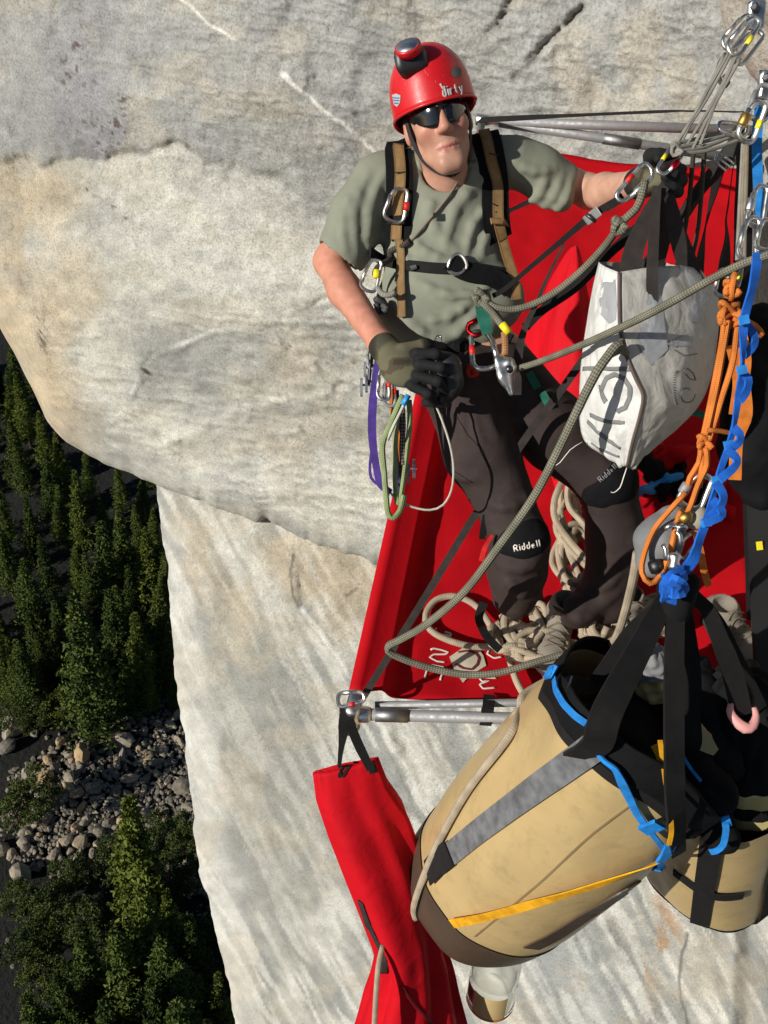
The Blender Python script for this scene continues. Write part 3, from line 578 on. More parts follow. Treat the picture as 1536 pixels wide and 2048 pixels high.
# ------------------------------------------------------------------ shared materials of the gear
RED = cloth('red_nylon', (.48, .0035, .009), .75, .08, 5, 1300, .10, .0, spec=.12, wr=.10)
REDBAG = cloth('red_bag_nylon', (.54, .0045, .012), .7, .10, 5, 1300, .12, spec=.15, wr=.22)
BLK = webbing('black_webbing', (.011, .010, .010), .85); BRN = webbing('dark_brown_webbing', (.040, .032, .030)); OLV = webbing('dark_olive_webbing', (.05, .05, .042))
BLKF = cloth('black_fabric', (.008, .008, .009), .85, .3, 8, 900, .4, spec=.15, wr=.35)
TAN = webbing('tan_webbing', (.33, .20, .082), edge=(.23, .13, .05)); BLUEW = webbing('blue_webbing', (.015, .14, .62)); BLUEL = webbing('light_blue_webbing', (.02, .26, .75)); YELW = webbing('yellow_webbing', (.86, .40, .012))
PURP = webbing('purple_webbing', (.09, .045, .30)); OLIVEW = webbing('olive_webbing', (.30, .34, .15)); ORW = webbing('orange_webbing', (.75, .22, .03)); GREENW = webbing('green_webbing', (.02, .16, .11)); REDW = webbing('red_webbing', (.6, .02, .02))
ROPE_G = rope('grey_green_rope', (.10, .096, .072), (.285, .27, .20), 5, soft=.5); ROPE_D = rope('dark_rope', (.035, .03, .024), (.13, .11, .085), 4); ROPE_T = rope('tan_rope', (.40, .325, .23), (.52, .43, .32), 6)
CORD_O = rope('orange_cord', (.60, .17, .03), (.78, .25, .05), 5); CORD_G = rope('grey_cord', (.22, .21, .18), (.40, .38, .33), 5); CORD_T = rope('tan_cord', (.24, .20, .15), (.34, .29, .22), 5); CORD_R = rope('red_cord', (.45, .03, .015), (.65, .05, .025), 5); CORD_V = rope('olive_cord', (.24, .30, .14), (.38, .45, .22), 5)
STEEL = metal('bare_aluminium', (.78, .78, .76), .22); DULL = metal('dull_aluminium', (.34, .34, .345), .48, .4); DARKM = metal('dark_metal', (.10, .10, .11), .35); GOLD = metal('bronze_metal', (.55, .34, .10), .3)
TAPE_R = plastic('red_tape', (.72, .02, .015), .4); TAPE_Y = plastic('yellow_tape', (.85, .72, .02), .4); TAPE_B = plastic('blue_tape', (.03, .30, .72), .4); TAPE_G = plastic('green_tape', (.02, .22, .14), .4)
VINYL = cloth('tan_vinyl', (.50, .365, .175), .36, .08, 6, 500, .05, dirt=(.30, .22, .11, .55), spec=.5, wr=.12); VINYL_D = cloth('brown_vinyl', (.075, .052, .036), .42, .15, 6, 500, .08, spec=.5, wr=.2)
YVIN = cloth('pale_yellow_vinyl', (.50, .42, .19), .3, .1, 6, 500, .05, spec=.5, wr=.15); DUCT = cloth('duct_tape', (.155, .16, .17), .4, .35, 30, 700, .3, spec=.5, wr=.4)
WHITE_P = plastic('white_print', (.80, .72, .66), .6); GREYP = plastic('grey_print', (.20, .20, .20), .7); TARP = cloth('white_tarp', (.66, .655, .63), .45, .05, 8, 700, .15, spec=.5, wr=.5, dirt=(.40, .38, .35, .6)); TARP_G = cloth('silver_tape', (.36, .37, .39), .25, .15, 10, 600, .1, spec=.7, wr=.4); TARP_SHADE = cloth('shaded_tarp', (.50, .485, .44), .5, .08, 8, 700, .15, spec=.4, wr=.4, dirt=(.22, .2, .18, .5))  # side and back tarp: the white tarp with shade mixed into its colour
PINK = plastic('pink_plastic', (.78, .36, .33), .4); GREYN = cloth('grey_nylon', (.20, .205, .21), .6, .15, 9, 900, .25, wr=.4)
# ------------------------------------------------------------------ portaledge
NL, NR, FL, FR = C(705, 1428, 2.55), C(1533, 1451, 2.55), C(965, 240, 4.0), C(1498, 300, 3.95)
L_N = unit(np.cross(FL-NL, NR-NL)); L_N = L_N if L_N@DOWN < 0 else -L_N                # up from the ledge floor
def ledge(px, py, h=0.0):
    d = C(px, py, 1.0); t = ((NL-L_N*.045)@L_N)/(d@L_N); return d*t+L_N*h
def bil(u, v): return NL*(1-u)*(1-v)+NR*u*(1-v)+FL*(1-u)*v+FR*u*v
LEDGE = thing('portaledge', 'red portaledge with grey tube frame hanging against the cliff', 'portaledge', (NL+NR+FL+FR)/4)
def ledge_cloth():
    us = np.concatenate([np.linspace(-.035, .14, 26), np.linspace(.15, .98, 40)]); vs = np.linspace(.022, .955, 120); V = []; side = unit(NR-NL); t_r = .024
    UU, VV = np.meshgrid(us, vs); E = np.stack([UU*9, VV*22, UU*0], -1); NZ = .007*vnoise(E, 3)+.004*vnoise(E*2.6, 4)
    for iv, v in enumerate(vs):
        for iu, u in enumerate(us):
            p = bil(max(u, 0), v)
            if u < .032:                                     # sleeve round the outer tube
                a = (u+.035)/.067; th = R(-150)+R(215)*a; p = bil(0, v)+(side*math.sin(th)*t_r+L_N*math.cos(th)*t_r)
            else:
                q = min(1, (u-.032)/.060); q = q*q*(3-2*q); p = p+L_N*(t_r*.45*(1-q)-.034*q)+side*(.024*(1-q))
                p = p+L_N*(NZ[iv, iu]*q)
                p = p-L_N*.03*math.sin(math.pi*min(1, max(0, (u-.03)/.95)))*q
            ends = min(v-.022, .955-v)
            if ends < .03 and u >= .032: p = p+L_N*.02*(1-ends/.03)
            V.append(p)
    return np.array(V), grid_faces(len(vs), len(us))
_v, _f = ledge_cloth(); LED_B = bvh_of(_v, _f); BED = mobj('bed_fabric', _v, _f, RED, LEDGE); _sm = BED.modifiers.new('thickness', 'SOLIDIFY'); _sm.thickness = .0025
tube('outer_tube', [bil(0, -.004), bil(0, 1.0)], .016, DULL, LEDGE, sides=14, smooth=False); tube('wall_tube', [bil(1, -.004), bil(1, 1.0)], .016, DULL, LEDGE, sides=14, smooth=False)
tube('near_tube', [NL+unit(NR-NL)*.01, NR], .0165, DULL, LEDGE, sides=14, smooth=False); tube('near_spreader_tube', [NL+unit(NR-NL)*.06+FWD*.03, NR+FWD*.09-L_N*.0], .011, DULL, LEDGE, sides=12, smooth=False)
tube('far_tube', [FL+unit(FR-FL)*.01, FR-L_N*.05], .020, DULL, LEDGE, sides=14, smooth=False); tube('far_spreader_tube', [FL+unit(FR-FL)*.05, FR+L_N*.10-[0, .0, -.02]], .020, DULL, LEDGE, sides=14, smooth=False)
tube('tube_sleeve', [FL+(FR-L_N*.05-FL)*.46, FL+(FR-L_N*.05-FL)*.60], .0235, metal('tube_joint', (.30, .30, .30), .4), LEDGE, sides=14, smooth=False); tube('tube_sleeve', [NL+(NR-NL)*.055, NL+(NR-NL)*.135], .0195, MATS['tube_joint'], LEDGE, sides=14, smooth=False)
_m = MB(); _d = unit(NR-NL); _m.add(*lathe_geo(NL-_d*.035, NL+_d*.05, [(0, .016), (.06, .023), (.9, .023), (1, .018)])); _m.add(*lathe_geo(NL+L_N*.045, NL-L_N*.05, [(0, .014), (.06, .020), (.94, .021), (1, .014)])); _e = unit(FL-NL); _m.add(*lathe_geo(NL-_e*.03, NL+_e*.06, [(0, .015), (.06, .0215), (.9, .0215), (1, .017)]))
_m.obj('corner_joint', STEEL, LEDGE); tube('corner_ring', [NL-L_N*.05-_e*.02+.02*(math.cos(a)*_d+math.sin(a)*_e) for a in np.linspace(0, 6.28, 16, endpoint=False)], .004, STEEL, LEDGE, closed=True, sides=8)
_m = MB(); _m.add(*lathe_geo(FL-unit(FR-FL)*.03, FL+unit(FR-FL)*.07, [(0, .018), (.06, .026), (1, .022)])); _m.obj('corner_joint', STEEL, LEDGE)
_q = NL+_d*.36; ribbon('bed_loop', [_q+_e*.075-L_N*.02, _q+_e*.02+L_N*.014, _q-_e*.021, _q+_e*.0-L_N*.022, _q+_e*.07-L_N*.028], .032, BLK, LEDGE, edge=_d)
decal_strokes(LED_B, [[(889, 1264), (902, 1267), (898, 1280)], [(900, 1272), (868, 1266), (872, 1256)]], 3.4, 2.5).obj('letter_t', WHITE_P, LEDGE)
decal_strokes(LED_B, [[(861, 1300), (866, 1297), (882, 1300), (897, 1305), (890, 1309), (867, 1309), (859, 1315), (874, 1323), (890, 1325)]], 3.6, 2.5).obj('letter_s', WHITE_P, LEDGE)
decal_strokes(LED_B, [[(849, 1357), (854, 1339), (862, 1330), (888, 1335), (885, 1345), (880, 1361)]], 3.6, 2.5).obj('letter_u', WHITE_P, LEDGE)
decal_strokes(LED_B, [[(993, 1357), (958, 1355), (964, 1364), (978, 1362), (959, 1369), (966, 1378), (990, 1376)]], 3.6, 2.5).obj('letter_b', WHITE_P, LEDGE)
decal_strokes(LED_B, [[(978, 1300), (974, 1308), (988, 1317), (1004, 1314)]], 3.6, 2.5).obj('letter_o', WHITE_P, LEDGE)
decal_poly(LED_B, [(898, 1315), (925, 1297), (940, 1293), (953, 1294), (966, 1312), (972, 1333), (940, 1352), (925, 1367), (908, 1340)], .004, 2.5).obj('logo_patch', plastic('pale_print', (.55, .49, .38), .7), LEDGE)
decal_strokes(LED_B, [[(916, 1306), (936, 1303), (950, 1308), (957, 1318), (953, 1332), (942, 1341), (925, 1338), (911, 1330)]], 4.0, 2.5, off=.0065).obj('logo_mark', plastic('maroon_print', (.16, .02, .02), .7), LEDGE)
ANCH = C(1490, 252, 2.08)
def strap(name, pts, w, mat, label, cat='strap', group=None, **k): return ribbon(name, CP(pts), w, mat, label=label, cat=cat, group=group, **k)
for nm, pts, w in (('outer', [(724, 1398, 2.53), (850, 1195, 2.46), (950, 1030, 2.41), (1046, 884, 2.36), (1150, 742, 2.30), (1300, 520, 2.20), (1440, 318, 2.10), (1488, 256, 2.06)], .019), ('far', [(958, 240, 3.98), (1100, 233, 3.5), (1300, 224, 2.7), (1390, 222, 2.4), (1480, 224, 2.12)], [.028, .026, .022, .02]),
                   ('w1', [(1447, 318, 2.12), (1422, 400, 2.5), (1402, 500, 2.9), (1392, 620, 3.3)], [.028, .05, .05]), ('w2', [(1467, 330, 2.1), (1454, 428, 2.4), (1449, 515, 2.7), (1440, 680, 3.1)], [.03, .05, .05]), ('w3', [(1490, 280, 2.1), (1487, 420, 2.3), (1486, 620, 2.5), (1500, 900, 2.6), (1512, 1240, 2.6)], .05)):
    ribbon('suspension_strap', CP(pts), w, BRN if nm == 'outer' else BLK, LEDGE)
ribbon('suspension_strap', CP([(1487, 250, 2.06), (1447, 325, 2.10), (1401, 377, 2.2), (1359, 442, 2.3), (1313, 503, 2.45), (1200, 640, 2.8)]), .03, OLV, LEDGE)
_m = MB()
for a, b in (((1432, 312), (1462, 336)), ((1440, 306), (1468, 328)), ((1428, 322), (1452, 342))): _m.add(*tube_geo([C(*a, 2.06), C(*b, 2.06)], .0028, 6, smooth=False))
_m.add(*tube_geo(CP([(1434, 310, 2.065), (1428, 324, 2.065)]), .003, 6, smooth=False)); _m.obj('strap_buckle', STEEL, LEDGE)
ribbon('tube_wrap', CP([(1505, 780, 2.52), (1515, 1000, 2.5), (1524, 1250, 2.46), (1532, 1420, 2.45)]), [.05, .05, .045], cloth('black_tube_cover', (.016, .016, .017), .7, .2, 6, 600, .2), LEDGE, th=.02)
ribbon('yellow_mark', CP([(1518, 1083, 2.47), (1520, 1100, 2.47)]), .016, TAPE_Y, LEDGE)
# far end: a loose fold of the red fabric standing up from the bed
def cone_fold():
    top = C(1152, 492, 3.15); V = []; base = [(1052, 700), (1056, 770), (1075, 880), (1110, 960), (1150, 985), (1185, 940), (1196, 830), (1180, 700), (1120, 660)]; B = [ledge(x, y, .005) for x, y in base]
    n = len(B); Bs = catmull(np.array(B+B[:1]), .02)[:-1]; m = len(Bs); c = np.mean(Bs, 0)
    for k in range(26):
        t = k/25; w = t**.72
        for j in range(m):
            p = top*(1-t)+Bs[j]*t; ax = top*(1-t)+c*t; d = p-ax; a = j/m*6.283; f = 1+.16*math.sin(a*5+t*2)*(.4+.6*t)+.06*sn(j*.35, t*5, 1.)
            V.append(ax+d*f*(w/max(t, .02)) if t > .02 else top+d*.4)
    return np.array(V), grid_faces(26, m, True)
_v, _f = cone_fold(); mobj('red_fly_bundle', _v, _f, REDBAG, label='pointed bundle of loose red fabric standing on the ledge behind the climber', cat='fabric bundle')
# ------------------------------------------------------------------ red hanging bag
BAG = thing('red_hanging_bag', 'long red drawstring bag hanging from the outer ledge corner', 'bag', C(690, 1530, 2.62))
def red_bag():
    L = [(625, 1545), (632, 1600), (655, 1670), (690, 1760), (722, 1840), (745, 1900), (758, 1945), (752, 1975), (738, 2010), (722, 2060), (705, 2120), (690, 2200)]; Rr = [(757, 1514), (775, 1560), (806, 1605), (832, 1680), (850, 1760), (868, 1820), (880, 1890), (893, 1930), (902, 1985), (913, 2048), (922, 2110), (930, 2200)]
    n = 90; ts = np.linspace(0, 1, n); ti = np.linspace(0, 1, len(L)); V = []; m = 72
    for t in ts:
        l = np.array([np.interp(t, ti, [p[k] for p in L]) for k in (0, 1)]); r = np.array([np.interp(t, ti, [p[k] for p in Rr]) for k in (0, 1)]); z = 2.62+.62*t
        a = C(*l, z); b = C(*r, z); c = (a+b)/2; hx = (b-a)/2; w = np.linalg.norm(hx); dp = unit(np.cross(hx, DOWN)); dp = dp if dp[2] < 0 else -dp; dep = w*(.62+.2*math.sin(3*t))*(.10+.90*min(1, t/.16)**.7)
        for j in range(m):
            th = 6.283*j/m; f = 1+(.15+.10*t)*math.sin(3*th+1.1+1.6*t)+.075*math.sin(7*th-2.2*t+.5)+.05*sn(math.cos(th)*2, math.sin(th)*2, t*9)
            if t < .06: f += .055*math.sin(19*th)*(1-t/.06)
            e = c+hx*math.cos(th)*(1 if abs(math.cos(th)) > .93 else f)+dp*dep*math.sin(th)*f; V.append(e)
    F = grid_faces(n, m, True); i0 = len(V); V.append(np.mean(V[:m], 0)+DOWN*.05)
    F += [(i0, (j+1) % m, j) for j in range(m)]; return np.array(V), F
_v, _f = red_bag(); BAG_B = bvh_of(_v, _f); mobj('bag_body', _v, _f, REDBAG, BAG)
for tag_, pts in (('a', [(697, 1412, 2.545), (690, 1432, 2.525), (686, 1470, 2.56), (680, 1515, 2.585), (679, 1535, 2.59)]), ('b', [(690, 1414, 2.525), (697, 1440, 2.515), (715, 1485, 2.555), (732, 1520, 2.575), (742, 1540, 2.58)])):
    ribbon('handle_strap', CP(pts), [.030, .030, .016, .010] if tag_ == 'a' else [.032, .026, .026, .022], BLK, BAG)
decal_poly(BAG_B, [(675, 1527), (685, 1526), (685, 1554), (675, 1556)], .004).obj('strap_patch', BLK, BAG); decal_poly(BAG_B, [(733, 1520), (748, 1516), (755, 1543), (739, 1547)], .004).obj('strap_patch', BLK, BAG)
decal_strokes(BAG_B, [[(722, 1802), (738, 1850), (758, 1888), (770, 1912), (768, 1945)]], 17, 2.9, .004).obj('side_webbing', BRN, BAG)
decal_strokes(BAG_B, [[(803, 1972), (830, 2010), (862, 2045)]], 8, 3.0, .003).obj('seam_webbing', cloth('dark_red', (.20, .004, .008), .7), BAG)
tube('tan_rope_tail', CP([(766, 1890, 2.80), (757, 1930, 2.78), (752, 1990, 2.80), (748, 2060, 2.85), (742, 2160, 2.95)]), .008, ROPE_T, label='tan rope end hanging beside the red drawstring bag', cat='rope')
# ------------------------------------------------------------------ big tan haul bag
ZS = 1.17
HB = thing('haul_bag', 'large tan vinyl haul bag with black straps hanging in front of the ledge', 'haul bag', C(955, 1770, 2.45))
H0, H1 = C(1245, 1497, 1.86), C(958, 1778, 2.46); hax = unit(H1-H0); HX = unit(np.cross(hax, [0, 0, -1.])); HX = HX if HX[1] < 0 else -HX; HZ = np.cross(hax, HX); HZ = HZ if HZ[2] < 0 else -HZ   # HX points to the upper left of the bag, HZ at the viewer
def hb_pt(t, a, off=0.0):
    """t along the bag 0 rim .. 1 base, a round it (0 = viewer side, + = upper left)"""
    t = t-(.24*max(math.cos(a), -.1)+.11*math.sin(a))*max(0, 1-t)
    r = .232+.018*math.sin(math.pi*min(t, 1))-(.020 if t > .93 else 0)*((t-.93)/.07)**2
    r += .010*math.sin(3*a+2.5*t)*math.exp(-t*3)+.006*sn(math.cos(a)*2, math.sin(a)*2, t*4)
    return H0+(H1-H0)*t+(r+off)*(HX*math.sin(a)*1.02+HZ*math.cos(a))
def hb_shell(t0, t1, off=0.0, n=40, m=84, a0=-math.pi, a1=math.pi, base=False):
    V = [hb_pt(t0+(t1-t0)*i/(n-1), a0+(a1-a0)*j/(m-1 if a1-a0 < 6.28 else m), off) for i in range(n) for j in range(m)]; F = grid_faces(n, m, a1-a0 > 6.28)
    if base: V.append(H1+hax*.012); k = len(V)-1; F += [((n-1)*m+j, (n-1)*m+(j+1) % m, k) for j in range(m)]
    return np.array(V), F
mobj('bottom_band', *hb_shell(.82, 1.0, .004, 12, 110), VINYL_D, HB)
_v, _f = hb_shell(0, 1, 0, 60, 110, base=True); mobj('bag_body', _v, _f, VINYL, HB)
_bv, _bf = _v, _f
_v, _f = hb_shell(-.05, .03, .010, 12, 110); mobj('collar', _v, _f, BLKF, HB).modifiers.new('t', 'SOLIDIFY').thickness = .006
HB_B = bvh_of(np.concatenate([_bv, _v]), [tuple(f) for f in _bf]+[tuple(i+len(_bv) for i in f) for f in _f])
_v, _f = hb_shell(.02, .06, .004, 4, 110); mobj('rim_webbing', _v, _f, BLK, HB)
def hb_strip(name, pts, w, mat, off, th=.004): return MB().add(*ribbon_geo([hb_pt(t, a, off) for t, a in pts], w, th, facing=np.array([unit(hb_pt(t, a, .1)-hb_pt(t, a)) for t, a in pts]), smooth=False)).obj(name, mat, HB, smooth=False)
def line_pts(t0, a0, t1, a1, n=30): return [(t0+(t1-t0)*k/n, a0+(a1-a0)*k/n) for k in range(n+1)]
def hb_px(name, pts, w, mat, off, th=.004, tw=None, parent=None):
    s = np.array(pts, float); L = np.concatenate([[0], np.cumsum(np.hypot(*np.diff(s, axis=0).T))]); t = np.linspace(0, L[-1], 40); H = [hit(HB_B, np.interp(u, L, s[:, 0]), np.interp(u, L, s[:, 1]), off) for u in t]; P = np.array([h[0] for h in H]); N = np.array([h[1] for h in H])
    for _ in range(4): P[1:-1] = (P[:-2]+2*P[1:-1]+P[2:])/4; N[1:-1] = (N[:-2]+2*N[1:-1]+N[2:])/4
    return MB().add(*ribbon_geo(P, w, th, facing=N, smooth=False, twist=0.0 if tw is None else tw)).obj(name, mat, HB, smooth=False)
hb_px('side_strap', [(1190, 1492), (1080, 1572), (960, 1662), (905, 1706)], .058, DUCT, .006); hb_px('side_strap', [(905, 1704), (880, 1724), (862, 1745)], .066, BLK, .011)
hb_px('far_strap', [(1322, 1742), (1260, 1772), (1180, 1822), (1110, 1868), (1062, 1892)], .050, VINYL_D, .006); hb_px('seam', [(1275, 1598), (1180, 1670), (1080, 1765), (950, 1872)], .004, cloth('seam_thread', (.25, .18, .09), .7), .0015, .003)
# things inside the bag mouth
_s = SDF(H0-.3, H0+.3, .008); _rr = random.Random(3)
for k in range(16):
    a = _rr.uniform(0, 6.28); r = _rr.uniform(0, .15); c = H0+HX*math.sin(a)*r+HZ*math.cos(a)*r-hax*_rr.uniform(-.02, .05); _s.cone(c, c+np.array([_rr.uniform(-.07, .07) for _ in range(3)]), _rr.uniform(.03, .055), k=.02)
_s.noise(.008, 16., 3); _v, _f = _s.mesh(); mobj('packed_contents', _v, _f, BLKF, HB)
def drape(pts, w, mat, name, parent, **k): return ribbon(name, CP(pts), np.asarray(w)*ZS, mat, parent, **k)
hb_px('blue_lace', [(1118, 1362), (1122, 1385), (1138, 1410), (1160, 1430), (1182, 1444)], .014, BLUEL, .012, tw=[0, .5, .8]); hb_px('lace_loop', [(1108, 1354), (1122, 1350), (1140, 1344)], .030, BLUEL, .018, .008)
hb_px('blue_lace', [(1192, 1482), (1215, 1512), (1238, 1527), (1252, 1565), (1272, 1612), (1292, 1640)], [.010, .011, .020, .016, .015], BLUEL, .016); hb_px('lace_loop', [(1284, 1644), (1300, 1638), (1318, 1630)], .032, BLUEL, .02, .008); hb_px('blue_lace', [(1300, 1650), (1318, 1676), (1326, 1696)], .012, BLUEL, .016); hb_px('lace_loop', [(1314, 1704), (1326, 1688), (1334, 1672)], .024, BLUEL, .02, .007); hb_px('blue_lace', [(1310, 1706), (1316, 1724), (1322, 1744)], .015, BLUEL, .018)
hb_px('yellow_strap', [(1338, 1688), (1318, 1704), (1280, 1722), (1200, 1752), (1110, 1782), (1020, 1810), (960, 1827), (912, 1838)], [.012, .018, .022, .024, .026, .027], YELW, .018, .003, [.9, .3, .0, .15, -.1, .1, 0]); drape([(1320, 1480, 1.56), (1328, 1540, 1.55), (1338, 1610, 1.56), (1343, 1660, 1.58), (1338, 1690, 1.60)], .008, YELW, 'yellow_strap', HB)
drape([(1308, 1490, 1.60), (1320, 1515, 1.59), (1316, 1540, 1.60), (1302, 1550, 1.61)], .012, YELW, 'yellow_loop', HB)
def hstrap(pts, w, **k): return drape(pts, w, k.pop('mat', BLK), 'haul_strap', k.pop('par', HB), **k)
GA = C(1345, 1190, 1.60)
def hb_lead(name, pts, ends, w, **k): ribbon(name, np.vstack([CP(pts), np.array(ends)]), np.asarray(w)*ZS, BLK, HB, **k)
_b = hit(HB_B, 1170, 1506, .018)[0]; _a = C(1216, 1420, (_b[2]-.15)/ZS); _g = C(1338, 1185, 1.60)
hb_lead('haul_strap', [(1338, 1185, 1.60)], [_g*.6+_a*.4, _a, _a*.45+_b*.55+[0, 0, -.05], _b], [.030, .040, .048, .052, .056], th=.007)
hb_lead('haul_strap', [(1330, 1200, 1.62), (1262, 1262, 1.70), (1190, 1365, 1.80)], [hb_pt(-.05, 1.3, .01)], [.018, .03, .03], th=.005)
hb_lead('haul_strap', [(1352, 1195, 1.59), (1348, 1320, 1.565), (1348, 1480, 1.54)], [C(1350, 1600, 1.53), hit(HB_B, 1346, 1690, .02)[0]], [.030, .034, .036, .036, .03], th=.007, twist=[0, .3, .1])
hb_lead('haul_strap', [(1362, 1200, 1.63), (1378, 1320, 1.66), (1380, 1420, 1.70), (1374, 1500, 1.76)], [H0-HZ*.1], [.03, .04, .03, .008], th=.005)
# ------------------------------------------------------------------ second haul bag, behind
HB2 = thing('haul_bag', 'tan haul bag with black bands hanging behind the larger haul bag', 'haul bag', C(1420, 1780, 2.3))
G0, G1 = C(1452, 1540, 1.98), C(1420, 1745, 2.42); gax = unit(G1-G0); GX = unit(np.cross(gax, [0, 0, -1.])); GX = GX if GX[0] < 0 else -GX; GZ = np.cross(gax, GX); GZ = GZ if GZ[2] < 0 else -GZ
def g_pt(t, a, off=0.0): r = .19-.035*max(0, t-.85)/.15+.008*math.sin(3*a+2*t)+.005*sn(math.cos(a)*2, math.sin(a)*2, t*4); return G0+(G1-G0)*t+(r+off)*(GX*math.sin(a)+GZ*math.cos(a))
def g_shell(t0, t1, off, n=30, m=72):
    V = [g_pt(t0+(t1-t0)*i/(n-1), -math.pi+6.28319*j/m, off) for i in range(n) for j in range(m)]; F = grid_faces(n, m, True); V.append(np.mean(V[-m:], 0)); F += [((n-1)*m+j, (n-1)*m+(j+1) % m, len(V)-1) for j in range(m)]; return np.array(V), F
mobj('bag_body', *g_shell(-.05, 1, 0), VINYL, HB2); mobj('bottom_band', *g_shell(.90, 1.005, .005, 8), BLK, HB2)
for a in (.62, -.32, -1.2): MB().add(*ribbon_geo([g_pt(t, a, .006) for t in np.linspace(-.05, 1, 24)], .05, .004, facing=np.array([unit(g_pt(t, a, .1)-g_pt(t, a)) for t in np.linspace(-.05, 1, 24)]), smooth=False)).obj('side_strap', BLK, HB2, smooth=False)
_t = np.linspace(.15, 1.05, 20); MB().add(*ribbon_geo([g_pt(.42, a, .008) for a in _t], .04, .004, facing=np.array([unit(g_pt(.42, a, .1)-g_pt(.42, a)) for a in _t]), smooth=False)).obj('cross_strap', BLK, HB2, smooth=False)
_s = SDF(C(1390, 1560, 1.8)-[.2, .25, .2], C(1390, 1560, 1.8)+[.25, .22, .25], .008)
_s.chain(CP([(1350, 1480, 1.84), (1385, 1530, 1.82), (1405, 1590, 1.80), (1420, 1620, 1.82)]), [.03, .055, .06, .03], k=.03).cone(C(1400, 1500, 1.85), C(1440, 1660, 1.86), .05, .04, k=.03).noise(.014, 13., 8, 3)
_v, _f = _s.mesh(); mobj('collar', _v, _f, BLKF, HB2); drape([(1450, 1640, 1.76), (1452, 1660, 1.75), (1446, 1690, 1.76), (1432, 1702, 1.77), (1420, 1704, 1.78)], .012, BLUEL, 'blue_lace', HB2); drape([(1443, 1645, 1.76), (1460, 1640, 1.76)], .02, BLUEL, 'lace_loop', HB2, th=.006); drape([(1362, 1505, 1.68), (1380, 1535, 1.70), (1402, 1562, 1.72)], .006, BLUEL, 'blue_lace', HB2)
# third, striped pale yellow and black bag
HB3 = thing('haul_bag', 'pale yellow bag with black bands and gathered black top', 'haul bag', C(1500, 1560, 1.8))
J0, J1 = C(1478, 1370, 1.85), C(1506, 1580, 1.98); jax = unit(J1-J0); JX = unit(np.cross(jax, [0, 0, -1.])); JZ = np.cross(jax, JX); JZ = JZ if JZ[2] < 0 else -JZ
def j_shell(t0, t1, rs, off=0.0, n=22, m=64, wob=.006):
    V = []
    for i in range(n):
        t = t0+(t1-t0)*i/(n-1); r = np.interp(t, *zip(*rs))*ZS
        for j in range(m):
            a = 6.28319*j/m; q = r+off+wob*sn(math.cos(a)*4, math.sin(a)*4, t*6)+wob*.8*math.sin(9*a+3*t)*max(0, .6-t); V.append(J0+(J1-J0)*t+q*(JX*math.cos(a)+JZ*math.sin(a)))
    F = grid_faces(n, m, True); V.append(np.mean(V[-m:], 0)); F += [((n-1)*m+j, (n-1)*m+(j+1) % m, len(V)-1) for j in range(m)]; V.append(np.mean(V[:m], 0)); F += [((j+1) % m, j, len(V)-1) for j in range(m)]; return np.array(V), F
_RS = [(-.15, .02), (0, .06), (.25, .085), (.55, .075), (.68, .105), (1.0, .112), (1.06, .09)]
mobj('gathered_top', *j_shell(-.12, .66, _RS, .004, 30, 90, .012), BLKF, HB3); mobj('bag_body', *j_shell(.64, 1.06, _RS), YVIN, HB3); mobj('black_band', *j_shell(.80, .90, _RS, .004), BLKF, HB3); mobj('bottom_band', *j_shell(1.0, 1.06, _RS, .004), BLKF, HB3)
hstrap([(1372, 1190, 1.62), (1412, 1215, 1.62), (1440, 1280, 1.62), (1466, 1350, 1.64), (1484, 1430, 1.66)], [.022, .026, .034, .036, .036], par=HB3, th=.006); hstrap([(1384, 1185, 1.66), (1430, 1240, 1.68), (1475, 1330, 1.72), (1520, 1420, 1.78)], [.02, .03, .034, .03], par=HB3)
tube('pink_clip', CP([(1463, 1405, 1.655), (1460, 1422, 1.65), (1470, 1440, 1.645), (1490, 1456, 1.64), (1505, 1452, 1.64), (1512, 1432, 1.645), (1508, 1415, 1.65)]), [.005, .008, .010, .012, .010, .007, .005], PINK, HB3, sides=10)
_s = SDF(C(1390, 1440, 1.9)-[.12, .2, .2], C(1440, 1440, 1.9)+[.12, .2, .2], .008); _s.chain(CP([(1380, 1330, 1.92), (1395, 1400, 1.88), (1405, 1470, 1.86), (1440, 1520, 1.84), (1470, 1540, 1.84)]), [.04, .06, .05, .04, .02], k=.03).noise(.012, 14., 2, 3); _v, _f = _s.mesh()
mobj('side_pocket', _v, _f, BLKF, HB3); _v, _f = _s.mesh(); drape([(1385, 1440, 1.80), (1405, 1480, 1.78), (1432, 1505, 1.77)], [.02, .04, .015], YVIN, 'yellow_panel', HB3)
# small tan and black stuff sack
SS = thing('stuff_sack', 'small tan stuff sack with dark drawstring top beside the haul straps', 'stuff sack', C(1310, 1395, 1.86))
def sack(p0, p1, prof, wob=.006, m=56, n=30):
    ax = unit(p1-p0); X = unit(np.cross(ax, [0, 0, -1.])); Z = np.cross(ax, X); V = []
    for i in range(n):
        t = i/(n-1); r = np.interp(t, *zip(*prof))*ZS
        for j in range(m): a = 6.28319*j/m; q = r*(1+.05*math.sin(7*a)*max(0, 1-2.5*t))+wob*sn(math.cos(a)*3, math.sin(a)*3, t*5); V.append(p0+(p1-p0)*t+q*(X*math.cos(a)+Z*math.sin(a)))
    F = grid_faces(n, m, True); V.append(np.mean(V[-m:], 0)); F += [((n-1)*m+j, (n-1)*m+(j+1) % m, len(V)-1) for j in range(m)]; V.append(np.mean(V[:m], 0)+ax*.02); F += [((j+1) % m, j, len(V)-1) for j in range(m)]; return np.array(V), F
